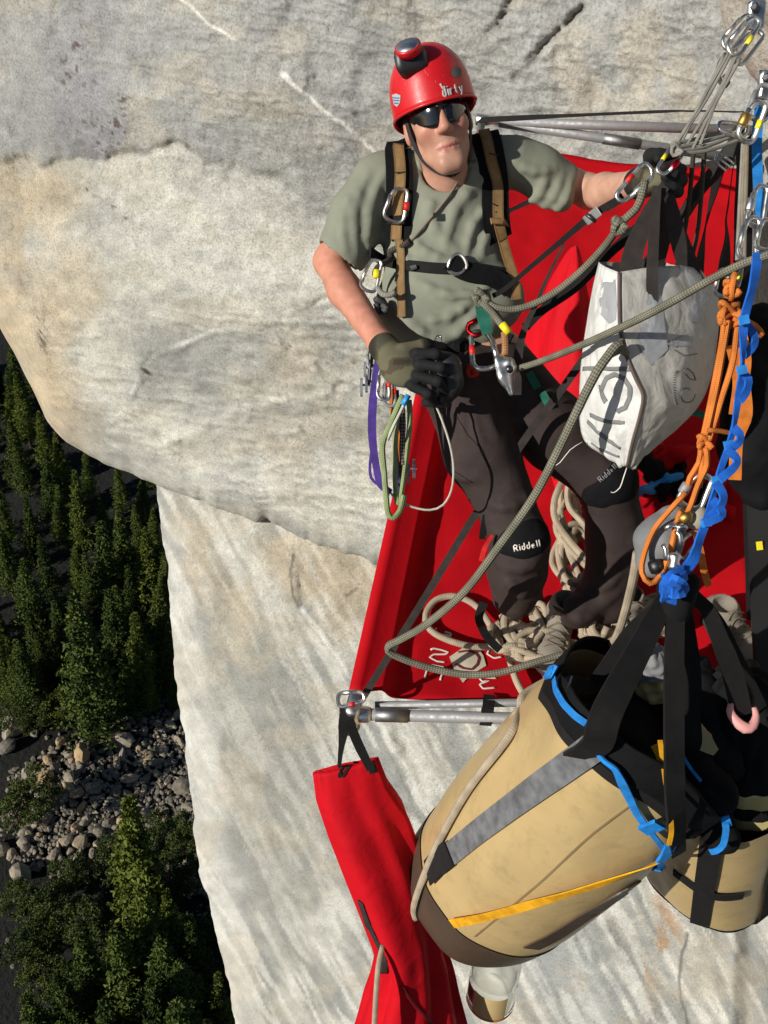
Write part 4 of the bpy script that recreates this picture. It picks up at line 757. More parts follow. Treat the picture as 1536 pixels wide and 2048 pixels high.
mobj('sack_top', *sack(C(1300, 1296, 1.84), C(1306, 1345, 1.86), [(0, .022), (.25, .032), (1, .037)]), GREYN, SS); mobj('sack_body', *sack(C(1306, 1338, 1.865), C(1314, 1386, 1.89), [(0, .036), (.9, .042), (1, .036)]), YVIN, SS); mobj('sack_base', *sack(C(1314, 1384, 1.89), C(1318, 1420, 1.93), [(0, .041), (.9, .04), (1, .03)]), BLKF, SS)
ZS = 1.0
# ------------------------------------------------------------------ white tote bag
WB = thing('tote_bag', 'white tarpaulin tote bag with grey brush lettering hanging from black straps', 'bag', C(1255, 930, 2.1))
WL = [(1199, 524, 2.10), (1186, 580, 2.12), (1174, 650, 2.13), (1164, 720, 2.13), (1160, 780, 2.13), (1161, 848, 2.14), (1172, 884, 2.15), (1200, 905, 2.14), (1250, 932, 2.12)]
WM = [(1238, 545, 2.00), (1238, 610, 1.98), (1240, 660, 1.97), (1252, 710, 1.965), (1272, 760, 1.965), (1286, 792, 1.97), (1279, 835, 1.99), (1266, 880, 2.02), (1254, 934, 2.08)]
WR = [(1400, 540, 2.12), (1434, 590, 2.13), (1437, 640, 2.13), (1432, 690, 2.13), (1424, 745, 2.13), (1400, 805, 2.13), (1360, 850, 2.13), (1300, 892, 2.13), (1258, 932, 2.11)]
WK = [(1310, 520, 2.24), (1310, 590, 2.28), (1310, 650, 2.30), (1310, 700, 2.30), (1305, 760, 2.29), (1295, 820, 2.27), (1280, 870, 2.24), (1265, 905, 2.19), (1256, 932, 2.14)]
def face_patch(A, B, bulge, n=44, m=30, sd=0, crump=.006):
    A, B = catmull(CP(A), .006), catmull(CP(B), .006); ti = np.linspace(0, 1, n); A = np.stack([np.interp(ti, np.linspace(0, 1, len(A)), A[:, k]) for k in range(3)], 1); B = np.stack([np.interp(ti, np.linspace(0, 1, len(B)), B[:, k]) for k in range(3)], 1); V = []
    for i in range(n):
        for j in range(m):
            s = j/(m-1); p = A[i]*(1-s)+B[i]*s; nn = unit(np.cross(B[min(i+1, n-1)]-A[max(i-1, 0)], B[i]-A[i]+1e-5)); nn = nn if nn[2] < 0 else -nn; w = math.sin(math.pi*s)*np.linalg.norm(B[i]-A[i])
            e = np.array([[s*5, ti[i]*9, sd]]); V.append(p+nn*(bulge*w+crump*(abs(vnoise(e, 3)[0])+.5*vnoise(e*2.3, 5)[0])*math.sin(math.pi*s)*(1+1.2*ti[i])))
    return np.array(V), grid_faces(n, m)
_v, _f = face_patch(WL, WM, .06, sd=1); WF_B = bvh_of(_v, _f); mobj('front_panel', _v, _f, TARP, WB).modifiers.new('t', 'SOLIDIFY').thickness = .002
_v, _f = face_patch(WM, WR, .10, sd=4, crump=.005); WS_B = bvh_of(_v, _f); mobj('side_panel', _v, _f, TARP_SHADE, WB).modifiers.new('t', 'SOLIDIFY').thickness = .002
mobj('back_panel', *face_patch(WR, WK, .02, sd=6), TARP_SHADE, WB); mobj('back_panel', *face_patch(WK, WL, .02, sd=8), TARP_SHADE, WB)
tube('edge_seam', CP([(a, b, c-.003) for a, b, c in WM]), .0035, cloth('seam_brown', (.14, .10, .085), .7), WB, sides=6)
decal_strokes(WF_B, [[(1204, 785), (1207, 772), (1216, 754), (1232, 748), (1250, 756), (1261, 774), (1261, 795), (1252, 815), (1234, 824)], [(1204, 780), (1203, 770), (1206, 790), (1213, 805)]], 10.5, 2.0, .003).obj('letter_c', GREYP, WB)
decal_strokes(WF_B, [[(1182, 829), (1200, 838), (1225, 843), (1251, 845)]], 9, 2.0, .003).obj('letter_stroke', GREYP, WB); decal_strokes(WF_B, [[(1177, 842), (1195, 862), (1215, 878), (1242, 895)]], 8.5, 2.0, .003).obj('letter_stroke', GREYP, WB); decal_strokes(WF_B, [[(1184, 884), (1205, 900), (1238, 912)]], 5, 2.0, .003).obj('letter_stroke', GREYP, WB); decal_strokes(WF_B, [[(1168, 738), (1200, 736), (1240, 737), (1262, 738)]], 9, 2.0, .003).obj('letter_stroke', GREYP, WB)
decal_poly(WF_B, [(1206, 560), (1232, 560), (1236, 610), (1234, 640), (1219, 648), (1203, 630), (1201, 600)], .003, 2.05).obj('tape_patch', TARP_G, WB)
decal_poly(WS_B, [(1274, 690), (1296, 560), (1318, 548), (1326, 640), (1334, 700), (1300, 732)], .004, 2.05).obj('tape_patch', TARP_G, WB); decal_poly(WS_B, [(1356, 520), (1400, 545), (1420, 600), (1395, 650), (1375, 640)], .004, 2.05).obj('tape_patch', TARP_G, WB); decal_poly(WS_B, [(1330, 690), (1372, 668), (1380, 695), (1340, 695)], .006, 2.05).obj('tape_patch', TARP_G, WB)
_th = np.linspace(0, 5.3, 26); decal_strokes(WS_B, [[(1372+16*math.cos(a)*(1-.07*a), 788+18*math.sin(a)*(1-.07*a)) for a in _th], [(1365, 742), (1372, 736), (1384, 745), (1390, 760), (1378, 758), (1368, 745)], [(1345, 700), (1365, 712), (1392, 708)]], 2.0, 2.05, .003, n=24).obj('stamp_mark', GREYP, WB)
decal_strokes(WS_B, [[(1358-10*math.cos(a), 775+34*math.sin(a)), (1352-10*math.cos(a), 775+36*math.sin(a))] for a in np.linspace(-1.2, 1.2, 17)], 1.8, 2.05, .003, n=3).obj('stamp_lettering', GREYP, WB)
for pts, w in (([(1330, 372, 1.99), (1296, 430, 2.0), (1268, 500, 2.02), (1258, 560, 2.03), (1256, 640, 2.04)], [.02, .034, .044, .044, .04]), ([(1314, 372, 1.98), (1309, 440, 1.98), (1306, 500, 1.99), (1304, 560, 1.995), (1303, 640, 2.0)], [.018, .022, .024, .024]), ([(1335, 380, 2.02), (1350, 450, 2.06), (1372, 520, 2.09), (1392, 580, 2.10)], [.022, .036, .045, .05]), ([(1322, 385, 2.05), (1330, 460, 2.12), (1318, 520, 2.2), (1308, 560, 2.24)], [.02, .03, .03])):
    ribbon('carry_strap', CP(pts), w, BRN, WB, th=.004)
tube('loose_thread', CP([(1254, 934, 2.08), (1247, 955, 2.08), (1240, 975, 2.09), (1228, 985, 2.09), (1222, 984, 2.09)]), .0012, WHITE_P, WB, sides=5); tube('loose_thread', CP([(1164, 884, 2.13), (1140, 900, 2.12), (1120, 925, 2.12), (1100, 938, 2.12)]), .0011, WHITE_P, WB, sides=5)
# ------------------------------------------------------------------ the climber
def skin_mat():
    m, t, b = nodes('skin'); L = t.links.new; at = nd(t, 'Attribute', _attribute_name='tint'); tc = nd(t, 'TexCoord'); n = nd(t, 'TexNoise', Scale=38.0, Detail=6.0); L(tc.outputs['Object'], n.inputs['Vector'])
    c = mixc(t, 1.0, at.outputs['Color'], ramp(t, n.outputs[0], [(.3, (.86, .80, .78)), (.7, (1.08, 1.05, 1.03))]), 'MULTIPLY'); L(c, b.inputs['Base Color'])
    b.inputs['Roughness'].default_value = .48; b.inputs['Specular IOR Level'].default_value = .4; b.inputs['Subsurface Weight'].default_value = .15; b.inputs['Subsurface Radius'].default_value = (.010, .004, .002); b.inputs['Subsurface Scale'].default_value = 1.0
    n2 = nd(t, 'TexNoise', Scale=420.0, Detail=2.0); L(tc.outputs['Object'], n2.inputs['Vector']); bump(t, b, n2.outputs[0], .15, .0008); return m
def tint_mat(name, rough=.8, spec=.25, weave=900, bs=.3):
    m, t, b = nodes(name); L = t.links.new; at = nd(t, 'Attribute', _attribute_name='tint'); tc = nd(t, 'TexCoord'); n = nd(t, 'TexNoise', Scale=weave, Detail=2.0); L(tc.outputs['Object'], n.inputs['Vector'])
    L(at.outputs['Color'], b.inputs['Base Color']); b.inputs['Roughness'].default_value = rough; b.inputs['Specular IOR Level'].default_value = spec; bump(t, b, n.outputs[0], bs, .001); return m
SHIRT = cloth('sage_cotton', (.255, .265, .205), .9, .07, 7, 1200, .2, spec=.15, wr=.10); PANTS = cloth('brown_softshell', (.042, .029, .027), .8, .12, 8, 900, .2, spec=.25, wr=.12, dirt=(.075, .058, .05, .5))
PERSON = thing('person', 'climber in red helmet, dark sunglasses, sage T-shirt and brown trousers standing on the ledge', 'person', C(1075, 1290, 2.6))
HO = C(877, 250, 2.28); Hf = unit([.035, .17, -.98]); Hu = np.array([-.255, -.955, -.15]); Hu = unit(Hu-Hf*(Hu@Hf)); Hx = np.cross(Hu, Hf); Hx = Hx if Hx[0] > 0 else -Hx; HS = .96
def hp(x, y, z): return HO+HS*(Hx*x+Hu*y+Hf*z)
HM = np.stack([Hx, Hu, Hf]); HSY = [-1, 1]
_s = SDF(HO-[.16, .22, .19], HO+[.16, .24, .22], .0034)
_s.ell(hp(0, .04, -.022), HM, np.array([.074, .088, .094])*HS, k=.01); _s.ell(hp(0, -.035, .022), HM, np.array([.0525, .079, .062])*HS, k=.035); _s.cone(hp(-.012, -.103, .062), hp(.012, -.103, .062), .019*HS, k=.03)
for q in HSY:
    _s.cone(hp(.049*q, -.055, .0), hp(.016*q, -.107, .055), .017*HS, .013*HS, k=.03); _s.ell(hp(.040*q, -.018, .052), HM, np.array([.024, .022, .026])*HS, k=.03); _s.ell(hp(.079*q, .0, -.012), HM, np.array([.010, .031, .019])*HS, k=.010); _s.ell(hp(.088*q, .004, -.010), HM, np.array([.008, .018, .010])*HS, k=.004, sub=True)
    _s.ell(hp(.032*q, .018, .088), HM, np.array([.016, .010, .012])*HS, k=.014, sub=True); _s.ell(hp(.0125*q, -.031, .092), HM, np.array([.008, .0075, .011])*HS, k=.008); _s.ell(hp(.006*q, -.0405, .1), HM, np.array([.0035, .003, .004]), k=.003, sub=True)
_s.cone(hp(-.030, .034, .076), hp(.030, .034, .076), .011*HS, k=.02); _s.cone(hp(0, .022, .082), hp(0, -.026, .103), .0085*HS, .0115*HS, k=.014)
_v, _f = _s.mesh(1); _b = bvh_of(_v, _f)
def face(x, y, o):
    r = _b.ray_cast(Vector(hp(x, y, .2)), Vector(-Hf)); return np.array(r[0])+Hf*o
_s.chain([face(x, y, -.0022) for x, y in ((-.029, -.0680), (-.014, -.0652), (-.004, -.0645), (0, -.0655), (.004, -.0643), (.014, -.0640), (.030, -.0640))], [.0026, .0040, .0044, .0042, .0044, .0040, .0026], k=.006); _s.chain([face(x, y, -.0022) for x, y in ((-.026, -.0735), (-.010, -.0760), (.010, -.0755), (.027, -.0705))], [.0026, .0046, .0046, .0026], k=.006); _s.chain([face(x, y, .0012) for x, y in ((-.031, -.0710), (-.014, -.0704), (0, -.0706), (.014, -.0695), (.032, -.0665))], [.0013, .0016, .0016, .0016, .0013], k=.002, sub=True)
_s.cone(hp(0, -.05, -.03), C(893, 372, 2.385), .056, .062, k=.03)
hv, hf = _s.mesh(1); HEAD_B = bvh_of(hv, hf)
loc = (hv-HO)@HM.T/HS; lip = np.exp(-((loc[:, 0]/.030)**6))*np.exp(-(((loc[:, 1]+.0695-.08*loc[:, 0])/(.0090-4.5*loc[:, 0]**2))**4))*(loc[:, 2] > .06)
base = np.array([.56, .315, .225]); tn = np.tile(base, (len(hv), 1)); tn = tn*(1-lip[:, None])+np.array([.46, .175, .15])*lip[:, None]
rosy = np.exp(-(((np.abs(loc[:, 0])-.040)/.022)**2+((loc[:, 1]+.022)/.024)**2))*(loc[:, 2] > .03)+.8*np.exp(-((loc[:, 0]/.016)**2+((loc[:, 1]+.02)/.022)**2))*(loc[:, 2] > .08)+.6*(np.abs(loc[:, 0]) > .078)
tn = tn*(1-.55*np.clip(rosy, 0, 1)[:, None])+np.array([.58, .20, .145])*.55*np.clip(rosy, 0, 1)[:, None]
stub = np.exp(-(((loc[:, 1]+.10)/.03)**2))*(loc[:, 2] > -.01)*(1-lip); tn = tn*(1-.12*stub[:, None])
J = dict(shL=C(750, 360, 2.38), elL=C(660, 522, 2.43), wrL=C(762, 688, 2.26), haL=C(812, 730, 2.22), shR=C(1028, 318, 2.40), elR=C(1180, 384, 2.47), wrR=C(1272, 368, 2.20), haR=C(1322, 350, 2.10))
_s = SDF(C(600, 250, 2.3)-[0, 0, .35], C(1440, 900, 2.5)+[0, 0, .4], .007)
_s.cone(C(893, 372, 2.40), C(893, 420, 2.42), .062, .07, k=.04).cone(J['shL']+[.05, .02, .01], J['shR']+[-.04, .02, .01], .035, k=.03).ell(C(885, 480, 2.44), np.eye(3), (.12, .15, .07), k=.04).ell(C(915, 655, 2.46), np.eye(3), (.115, .16, .075), k=.04)
_s.chain([J['shL']+[.01, .012, .005], (J['shL']+J['elL'])/2, J['elL']], [.036, .042, .040], k=.03).chain([J['elL'], J['elL']*.65+J['wrL']*.35+[-.006, .004, 0], J['wrL'], J['wrL']*.5+J['haL']*.5], [.040, .041, .029, .029], k=.02)
_s.chain([J['shR']+[0, .008, .005], (J['shR']+J['elR'])/2, J['elR']], [.038, .043, .041], k=.03).chain([J['elR'], J['elR']*.65+J['wrR']*.35+[0, .006, 0], J['wrR'], J['wrR']*.5+J['haR']*.5], [.041, .043, .030, .030], k=.02)
for a, b_ in (('915', 0), ('1000', 1)): pass
LEG = dict(hpL=C(915, 765, 2.44), knL=C(1040, 1080, 2.42), anL=C(1045, 1180, 2.50), hpR=C(1002, 755, 2.48), knR=C(1212, 962, 2.52), anR=C(1232, 1190, 2.70))
bv, bf = _s.mesh(1)
btn = np.tile(np.array([.60, .355, .26]), (len(bv), 1)); sb = sstep(.10, .0, bv[:, 0]); btn = btn*(1-.65*sb[:, None])+np.array([.62, .245, .165])*.65*sb[:, None]
_s = SDF(C(820, 640, 2.5)-[.05, .0, .4], C(1330, 1300, 2.6)+[0, .05, .4], .009)
_s.chain([LEG['hpL'], LEG['knL'], LEG['anL']], [.08, .052, .038], k=.04).chain([LEG['hpR'], LEG['knR'], LEG['anR']], [.08, .052, .038], k=.04).ell(C(950, 720, 2.47), np.eye(3), (.14, .10, .09), k=.05); lv, lf = _s.mesh(1)
allv = np.concatenate([hv, bv, lv]); allf = [tuple(f) for f in hf]+[tuple(np.array(f)+len(hv)) for f in bf]+[tuple(np.array(f)+len(hv)+len(bv)) for f in lf]
mobj('body', allv, allf, skin_mat(), PERSON, tint=np.concatenate([tn, btn, np.tile(base, (len(lv), 1))]))
# ---- T-shirt
_s = SDF(C(610, 250, 2.3)-[0, 0, .3], C(1190, 730, 2.5)+[0.03, 0, .35], .0058); Pt = lambda x, y, z: C(x, y, z)
_s.ell(Pt(886, 440, 2.43), np.eye(3), (.165, .150, .108), k=.05).cone(Pt(785, 350, 2.385), Pt(995, 315, 2.41), .058, k=.06).ell(Pt(892, 570, 2.44), np.eye(3), (.160, .15, .110), k=.06).cone(Pt(812, 625, 2.43), Pt(985, 600, 2.44), .082, k=.05).cone(Pt(836, 668, 2.41), Pt(950, 655, 2.42), .070, .062, k=.04).cone(Pt(893, 350, 2.40), Pt(893, 400, 2.42), .070, .09, k=.05)
sleeveL = [J['shL'], Pt(714, 430, 2.39), Pt(688, 500, 2.40)]; _s.chain(sleeveL, [.058, .060, .068], k=.04); _s.chain([J['shR'], Pt(1075, 342, 2.42), Pt(1122, 368, 2.44)], [.060, .055, .057], k=.04); _s.cone(Pt(1085, 388, 2.42), Pt(1122, 404, 2.42), .022, .022, k=.04)
_s.cone(Pt(897, 292, 2.32), Pt(891, 340, 2.335), .060, .058, k=.010, sub=True).cone(Pt(676, 518, 2.405), Pt(650, 580, 2.42), .058, .066, k=.012, sub=True).cone(Pt(1150, 380, 2.45), Pt(1240, 395, 2.47), .050, .058, k=.012, sub=True)
def ridges(S, L, k=.022):
    for x0, y0, z0, x1, y1, z1, r in L: S.cone(C(x0, y0, z0), C(x1, y1, z1), r, r*.6, k=k)
def ridges_on(S, L, k=.02, h=.004):
    """folds laid on the surface sculpted so far"""
    v, f = S.mesh(0); b = bvh_of(v, f)
    for x0, y0, x1, y1, r in L:
        xm, ym = (x0+x1)/2, (y0+y1)/2; ox, oy = -(y1-y0)*.12, (x1-x0)*.12; S.chain([hit(b, x0, y0, h*.2-r*.5, 2.4)[0], hit(b, (x0+xm)/2+ox*.7, (y0+ym)/2+oy*.7, h*.8-r*.7, 2.4)[0], hit(b, xm+ox, ym+oy, h-r*.8, 2.4)[0], hit(b, (x1+xm)/2+ox*.6, (y1+ym)/2+oy*.6, h*.7-r*.6, 2.4)[0], hit(b, x1, y1, -r*.4, 2.4)[0]], [r*.5, r*.7, r*.8, r*.6, r*.3], k=k)
ridges_on(_s, [(850, 400, 915, 500, .012), (962, 360, 890, 500, .013), (990, 400, 930, 520, .012), (945, 345, 845, 440, .010), (1000, 440, 960, 520, .012), (772, 340, 745, 520, .012), (735, 350, 715, 505, .013), (715, 370, 690, 500, .012), (748, 420, 742, 520, .010), (775, 500, 860, 520, .010), (835, 505, 990, 515, .010), (830, 560, 960, 585, .009), (780, 560, 850, 680, .011), (800, 620, 900, 685, .012), (850, 690, 965, 615, .012), (835, 640, 950, 600, .010), (1045, 420, 1095, 345, .012), (1070, 425, 1125, 350, .011), (1030, 325, 1110, 340, .010), (1100, 430, 1142, 360, .010), (870, 590, 1000, 560, .008), (820, 470, 900, 520, .009)], .014, .0085)
_s.noise(.0016, 14.0, 21, 2); sv, sf = _s.mesh(1); SH_B = bvh_of(sv, sf); mobj('t_shirt', sv, sf, SHIRT, PERSON)
tube('collar', [hit(SH_B, x, y, .001, 2.35)[0] for x, y in ((836, 322), (842, 340), (858, 356), (880, 364), (905, 362), (928, 350), (944, 325))], .0055, SHIRT, PERSON, sides=8)
# ---- trousers
_s = SDF(C(790, 640, 2.5)-[.05, .02, .4], C(1330, 1310, 2.6)+[.06, .05, .4], .0065)
_s.ell(C(938, 735, 2.465), np.eye(3), (.145, .085, .105), k=.05).chain([LEG['hpL'], C(965, 900, 2.42), LEG['knL'], C(1035, 1140, 2.46), C(1034, 1180, 2.52)], [.100, .092, .068, .072, .062], k=.035).cone(C(1030, 1120, 2.44), C(1030, 1196, 2.50), .062, .052, k=.03)
_s.chain([LEG['hpR'], C(1105, 860, 2.49), LEG['knR'], C(1235, 1080, 2.60), C(1215, 1195, 2.68)], [.100, .094, .075, .078, .075], k=.035).cone(C(1195, 1190, 2.68), C(1150, 1225, 2.64), .052, .046, k=.03)
ridges_on(_s, [(940, 772, 900, 850, .012), (950, 778, 928, 880, .012), (962, 780, 960, 880, .012), (975, 782, 990, 870, .012), (920, 770, 872, 820, .011), (1000, 1130, 1085, 1120, .012), (985, 1010, 1070, 990, .010), (900, 930, 950, 960, .008), (1010, 1150, 1060, 1195, .010), (1160, 1175, 1240, 1150, .012), (1140, 1200, 1235, 1190, .012), (1110, 1225, 1200, 1225, .010)], .022, .006)
_s.noise(.004, 12.0, 33, 2); pv, pf = _s.mesh(1); PT_B = bvh_of(pv, pf); mobj('trousers', pv, pf, PANTS, PERSON)
decal_strokes(PT_B, [[(912, 830), (935, 870), (965, 900), (978, 935)], [(905, 940), (945, 965)]], 1.6, 2.35, .001).obj('trouser_seam', cloth('dark_thread', (.015, .011, .011), .8), PERSON)
def pad(c, ax, rx, ry, letters, rot, nm):
    S = SDF(c-.16, c+.16, .005); u = unit(ax); n = np.array([0, .0, -1.]); n = unit(n-u*(n@u)); w = np.cross(u, n); S.ell(c, np.stack([w, u, n]), (rx, ry, .072), k=.01); S.noise(.003, 14, 5); v, f = S.mesh(1)
    return mobj('knee_pad', v, f, BLKF, PERSON), bvh_of(v, f)
def text_strokes(word, x, y, s, rot, gap=.78):
    G = {'R': [[(0, 1), (0, 0), (.5, 0), (.6, .25), (.5, .5), (0, .5)], [(.25, .5), (.62, 1)]], 'i': [[(.15, .35), (.15, 1)], [(.15, .1), (.15, .18)]], 'd': [[(.5, 0), (.5, 1), (.1, 1), (0, .75), (.1, .45), (.5, .45)]], 'e': [[(.02, .7), (.5, .7), (.45, .45), (.1, .42), (0, .7), (.1, 1), (.5, .97)]], 'l': [[(.12, 0), (.12, 1)]], 'r': [[(.05, .4), (.05, 1)], [(.05, .6), (.2, .42), (.42, .42)]], 't': [[(.2, .1), (.2, .9), (.4, 1)], [(0, .42), (.42, .42)]], 'y': [[(0, .4), (.25, .95)], [(.5, .4), (.2, 1.1), (.02, 1.25)]]}
    c, q = math.cos(rot), math.sin(rot); out = []; cx = 0
    for ch in word:
        for st in G[ch]: out.append([(x+(cx+a)*s*c*gap-b*s*q, y+(cx+a)*s*q*gap+b*s*c) for a, b in st])
        cx += {'i': .45, 'l': .42}.get(ch, .82)
    return out
k1, kb1 = pad(LEG['knL']-[0, .005, .012], LEG['anL']-LEG['hpL'], .074, .072, 0, 0, 'l'); k2, kb2 = pad(LEG['knR']-[.0, 0, .018], LEG['anR']-LEG['hpR'], .084, .088, 0, 0, 'r')
decal_strokes(kb1, text_strokes('Riddell', 1027, 1090, 13, R(-12), .92), 2.6, 2.35, .002, n=4).obj('pad_lettering', WHITE_P, k1); decal_strokes(kb2, text_strokes('Riddell', 1195, 956, 11, R(-42), .9), 2.2, 2.4, .002, n=4).obj('pad_lettering', GREYN, k2)
ribbon('pad_strap', CP([(968, 1205, 2.44), (958, 1232, 2.47), (962, 1250, 2.5), (975, 1275, 2.53), (1000, 1300, 2.55)]), .022, BLK, PERSON); ribbon('pad_strap', CP([(972, 1030, 2.38), (966, 1060, 2.40), (964, 1078, 2.42)]), .016, BLK, PERSON)
ribbon('red_tab', CP([(985, 1070, 2.36), (970, 1095, 2.37), (962, 1122, 2.38)]), [.008, .012, .012], REDW, PERSON)
# ---- shoes
SHOE = cloth('grey_suede', (.23, .20, .165), .9, .15, 12, 700, .3); SOLE = plastic('black_rubber', (.02, .02, .02), .6)
def shoe(heel, toe, name='shoe', parent=None, ankle=True, **tg):
    u = unit(toe-heel); up = L_N; w = unit(np.cross(u, up)); L = np.linalg.norm(toe-heel); S = SDF((heel+toe)/2-.24, (heel+toe)/2+.24, .0055); M3 = np.stack([u, w, up])
    S.ell(heel+u*L*.28+up*.045, M3, (L*.33, .040, .050), k=.03).ell(heel+u*L*.72+up*.035, M3, (L*.34, .047, .036), k=.03).cone(heel+u*L*.16+up*.06, heel+u*L*.20+up*(.115 if ankle else .075), .040, .042, k=.03).cone(heel+u*L*.18+up*(.13 if ankle else .10), heel+u*L*.2+up*.17, .030, k=.008, sub=True); S.noise(.002, 20, 2); v, f = S.mesh(1)
    o = mobj(name, v, f, SHOE, parent, **tg); S = SDF((heel+toe)/2-.24, (heel+toe)/2+.24, .006); S.cone(heel+u*.03-up*.005, heel+u*L*.5-up*.005, .034, .036, k=.02, flat=up, fs=.35).cone(heel+u*L*.5-up*.005, toe-u*.04-up*.004, .036, .046, k=.02, flat=up, fs=.33); v2, f2 = S.mesh(1)
    mobj('sole', v2, f2, SOLE, o if parent else o)
    b = bvh_of(v, f); m = MB()
    for k in range(5):
        p = heel+u*L*(.36+.09*k); q = [b.ray_cast(Vector(p+up*.2+w*s*.03), Vector(-up))[0] for s in (-1, -.3, .3, 1)]
        if all(x is not None for x in q): q = np.array([np.array(x) for x in q])+up*.003; m.add(*tube_geo([q[0]-u*.01, q[1], q[2], q[3]+u*.01], .0024, 6)); m.add(*tube_geo([q[0]+u*.012, q[1]+u*.003, q[2]-u*.003, q[3]-u*.012], .0024, 6))
    m.obj('laces', CORD_T, o, kind='stuff'); return o
shoe(ledge(1120, 1225, .012)-unit(FL-NL)*.0, ledge(1092, 1352, .012), parent=PERSON); shoe(ledge(1232, 1215, .012), ledge(1268, 1330, .012), parent=PERSON)
shoe(ledge(1410, 1225, .012), ledge(1500, 1330, .012), 'approach_shoe', ankle=False, label='spare grey approach shoe lying behind the haul straps', cat='shoe')
# ---- gloves
GLV = tint_mat('glove_fabric', .8, .25)
def camo(v, fing):
    n = fbm(v*26., 2, 5); c = np.where((n > .12)[:, None], np.array([.135, .125, .075]), np.where((n < -.25)[:, None], np.array([.045, .04, .025]), np.array([.085, .065, .04]))); return c*(1-fing[:, None])+np.array([.014, .014, .015])*fing[:, None]
def hand(name, palm, axis, back, w, fingers, thumb, wrist, cuff):
    S = SDF(palm-.16, palm+.16, .0036); u = unit(axis); n = unit(np.asarray(back)-u*(np.asarray(back)@u)); q = np.cross(u, n); M3 = np.stack([u, q, n])
    S.ell(palm, M3, (.050, .044, .024), k=.012).cone(wrist, palm-u*.02, .034, .036, k=.02, flat=n, fs=.75)
    for f in fingers: S.chain(f, [.0125, .0118, .011, .0098][:len(f)], k=.006)
    S.chain(thumb, [.017, .0145, .0115], k=.012); S.cone(wrist-unit(palm-wrist)*.012, wrist+unit(palm-wrist)*.018, .036, .037, k=.004); v, f = S.mesh(1); d = np.full(len(v), 9.)
    for fg in list(fingers)+[thumb[1:]]:
        for a, b in zip(fg[:-1], fg[1:]):
            t = np.clip(((v-a)@(b-a))/((b-a)@(b-a)), 0, 1); d = np.minimum(d, np.linalg.norm(v-a-t[:, None]*(b-a), axis=1)-.012)
    fing = sstep(.010, .004, d); fing = np.maximum(fing, sstep(.016, .010, np.linalg.norm(v-wrist, axis=1)-.028)*.9*(cuff)); mobj(name, v, f, GLV, PERSON, tint=camo(v, fing)); return bvh_of(v, f)
pl = C(806, 738, 2.20)
fgs = [[C(838+6*k*0+q[0], q[1], q[2]) for q in []] for k in range(0)]
FG = [CP([(834, 706, 2.185), (872, 708, 2.18), (893, 728, 2.215), (878, 744, 2.24)]), CP([(840, 728, 2.18), (882, 735, 2.17), (900, 755, 2.21), (880, 768, 2.24)]), CP([(836, 752, 2.18), (876, 763, 2.17), (892, 783, 2.21), (872, 790, 2.24)]), CP([(824, 772, 2.185), (856, 788, 2.18), (868, 805, 2.215), (850, 806, 2.24)])]
GL_B = hand('glove', pl, C(860, 765, 2.18)-C(760, 700, 2.22), [-.1, -.25, -1], .05, FG, CP([(808, 700, 2.21), (850, 690, 2.22), (885, 694, 2.24)]), C(772, 700, 2.245), 0.6)
FR_ = [CP([(1338, 330, 2.075), (1350, 318, 2.05), (1336, 310, 2.02), (1316, 318, 2.01)]), CP([(1346, 345, 2.07), (1362, 340, 2.04), (1350, 330, 2.005), (1328, 334, 2.0)]), CP([(1346, 362, 2.07), (1364, 362, 2.04), (1352, 352, 2.0), (1330, 354, 1.995)]), CP([(1340, 378, 2.075), (1356, 384, 2.05), (1346, 374, 2.01), (1326, 374, 2.005)])]
hand('glove', C(1322, 352, 2.10), C(1350, 345, 2.08)-C(1280, 368, 2.18), [.2, .5, .9], .05, FR_, CP([(1300, 330, 2.09), (1302, 312, 2.05), (1318, 306, 2.02)]), C(1284, 364, 2.17), 1.0)
# ---- helmet, lamp, glasses, chin strap
HELM = plastic('red_helmet_shell', (.60, .008, .014), .34, .45, .05, .25, .25)
def helmet(off=0.0, t0=0.0, t1=1.0, n=34, m=72):
    V = []
    for i in range(n):
        t = t0+(t1-t0)*i/(n-1)
        for j in range(m):
            a = 6.28319*j/m; s_, c_ = math.sin(a), math.cos(a); y1 = .036-.004*c_-.030*max(0, -c_)   # rim height: front high, back low
            ph = t*math.pi/2; rr = math.sin(ph)**.88; yy = .066+.128*math.cos(ph)
            x = (.104+off)*rr*s_; z = -.010+(.120+off)*rr*c_; fl = 1.0
            if t > .82: e = (t-.82)/.18; yy = (.066+.128*math.cos(.82*math.pi/2))*(1-e)+y1*e; x *= 1+.012*e; z *= 1+(.05 if c_ > 0 else .01)*e*e
            V.append(hp(x, yy+off, z))
    return np.array(V), grid_faces(n, m, True)
_v, _f = helmet(); HE_B = bvh_of(_v, _f); HEL = mobj('helmet', _v, _f, HELM, PERSON); _q = HEL.modifiers.new('t', 'SOLIDIFY'); _q.thickness = .004; _q.offset = 1
tube('helmet_rim', _v[-72:], .0035, HELM, HEL, closed=True, sides=8, step=.02)
decal_poly(HE_B, [(785, 190), (793, 187), (802, 191), (801, 205), (795, 214), (788, 208)], .0015, 2.25).obj('shield_sticker', plastic('pale_sticker', (.42, .45, .50), .4), HEL); decal_strokes(HE_B, [[(787, 195), (800, 196)], [(788, 200), (800, 201)], [(790, 206), (798, 206)]], 1.6, 2.25, .003, n=4).obj('sticker_lettering', plastic('blue_print', (.10, .16, .3), .5), HEL)
decal_poly(HE_B, [(900+11*math.cos(a)+12, 145+11*math.sin(a)) for a in np.linspace(0, 6.28, 18, endpoint=False)], .0015, 2.25).obj('round_sticker', plastic('grey_sticker', (.16, .14, .13), .5), HEL)
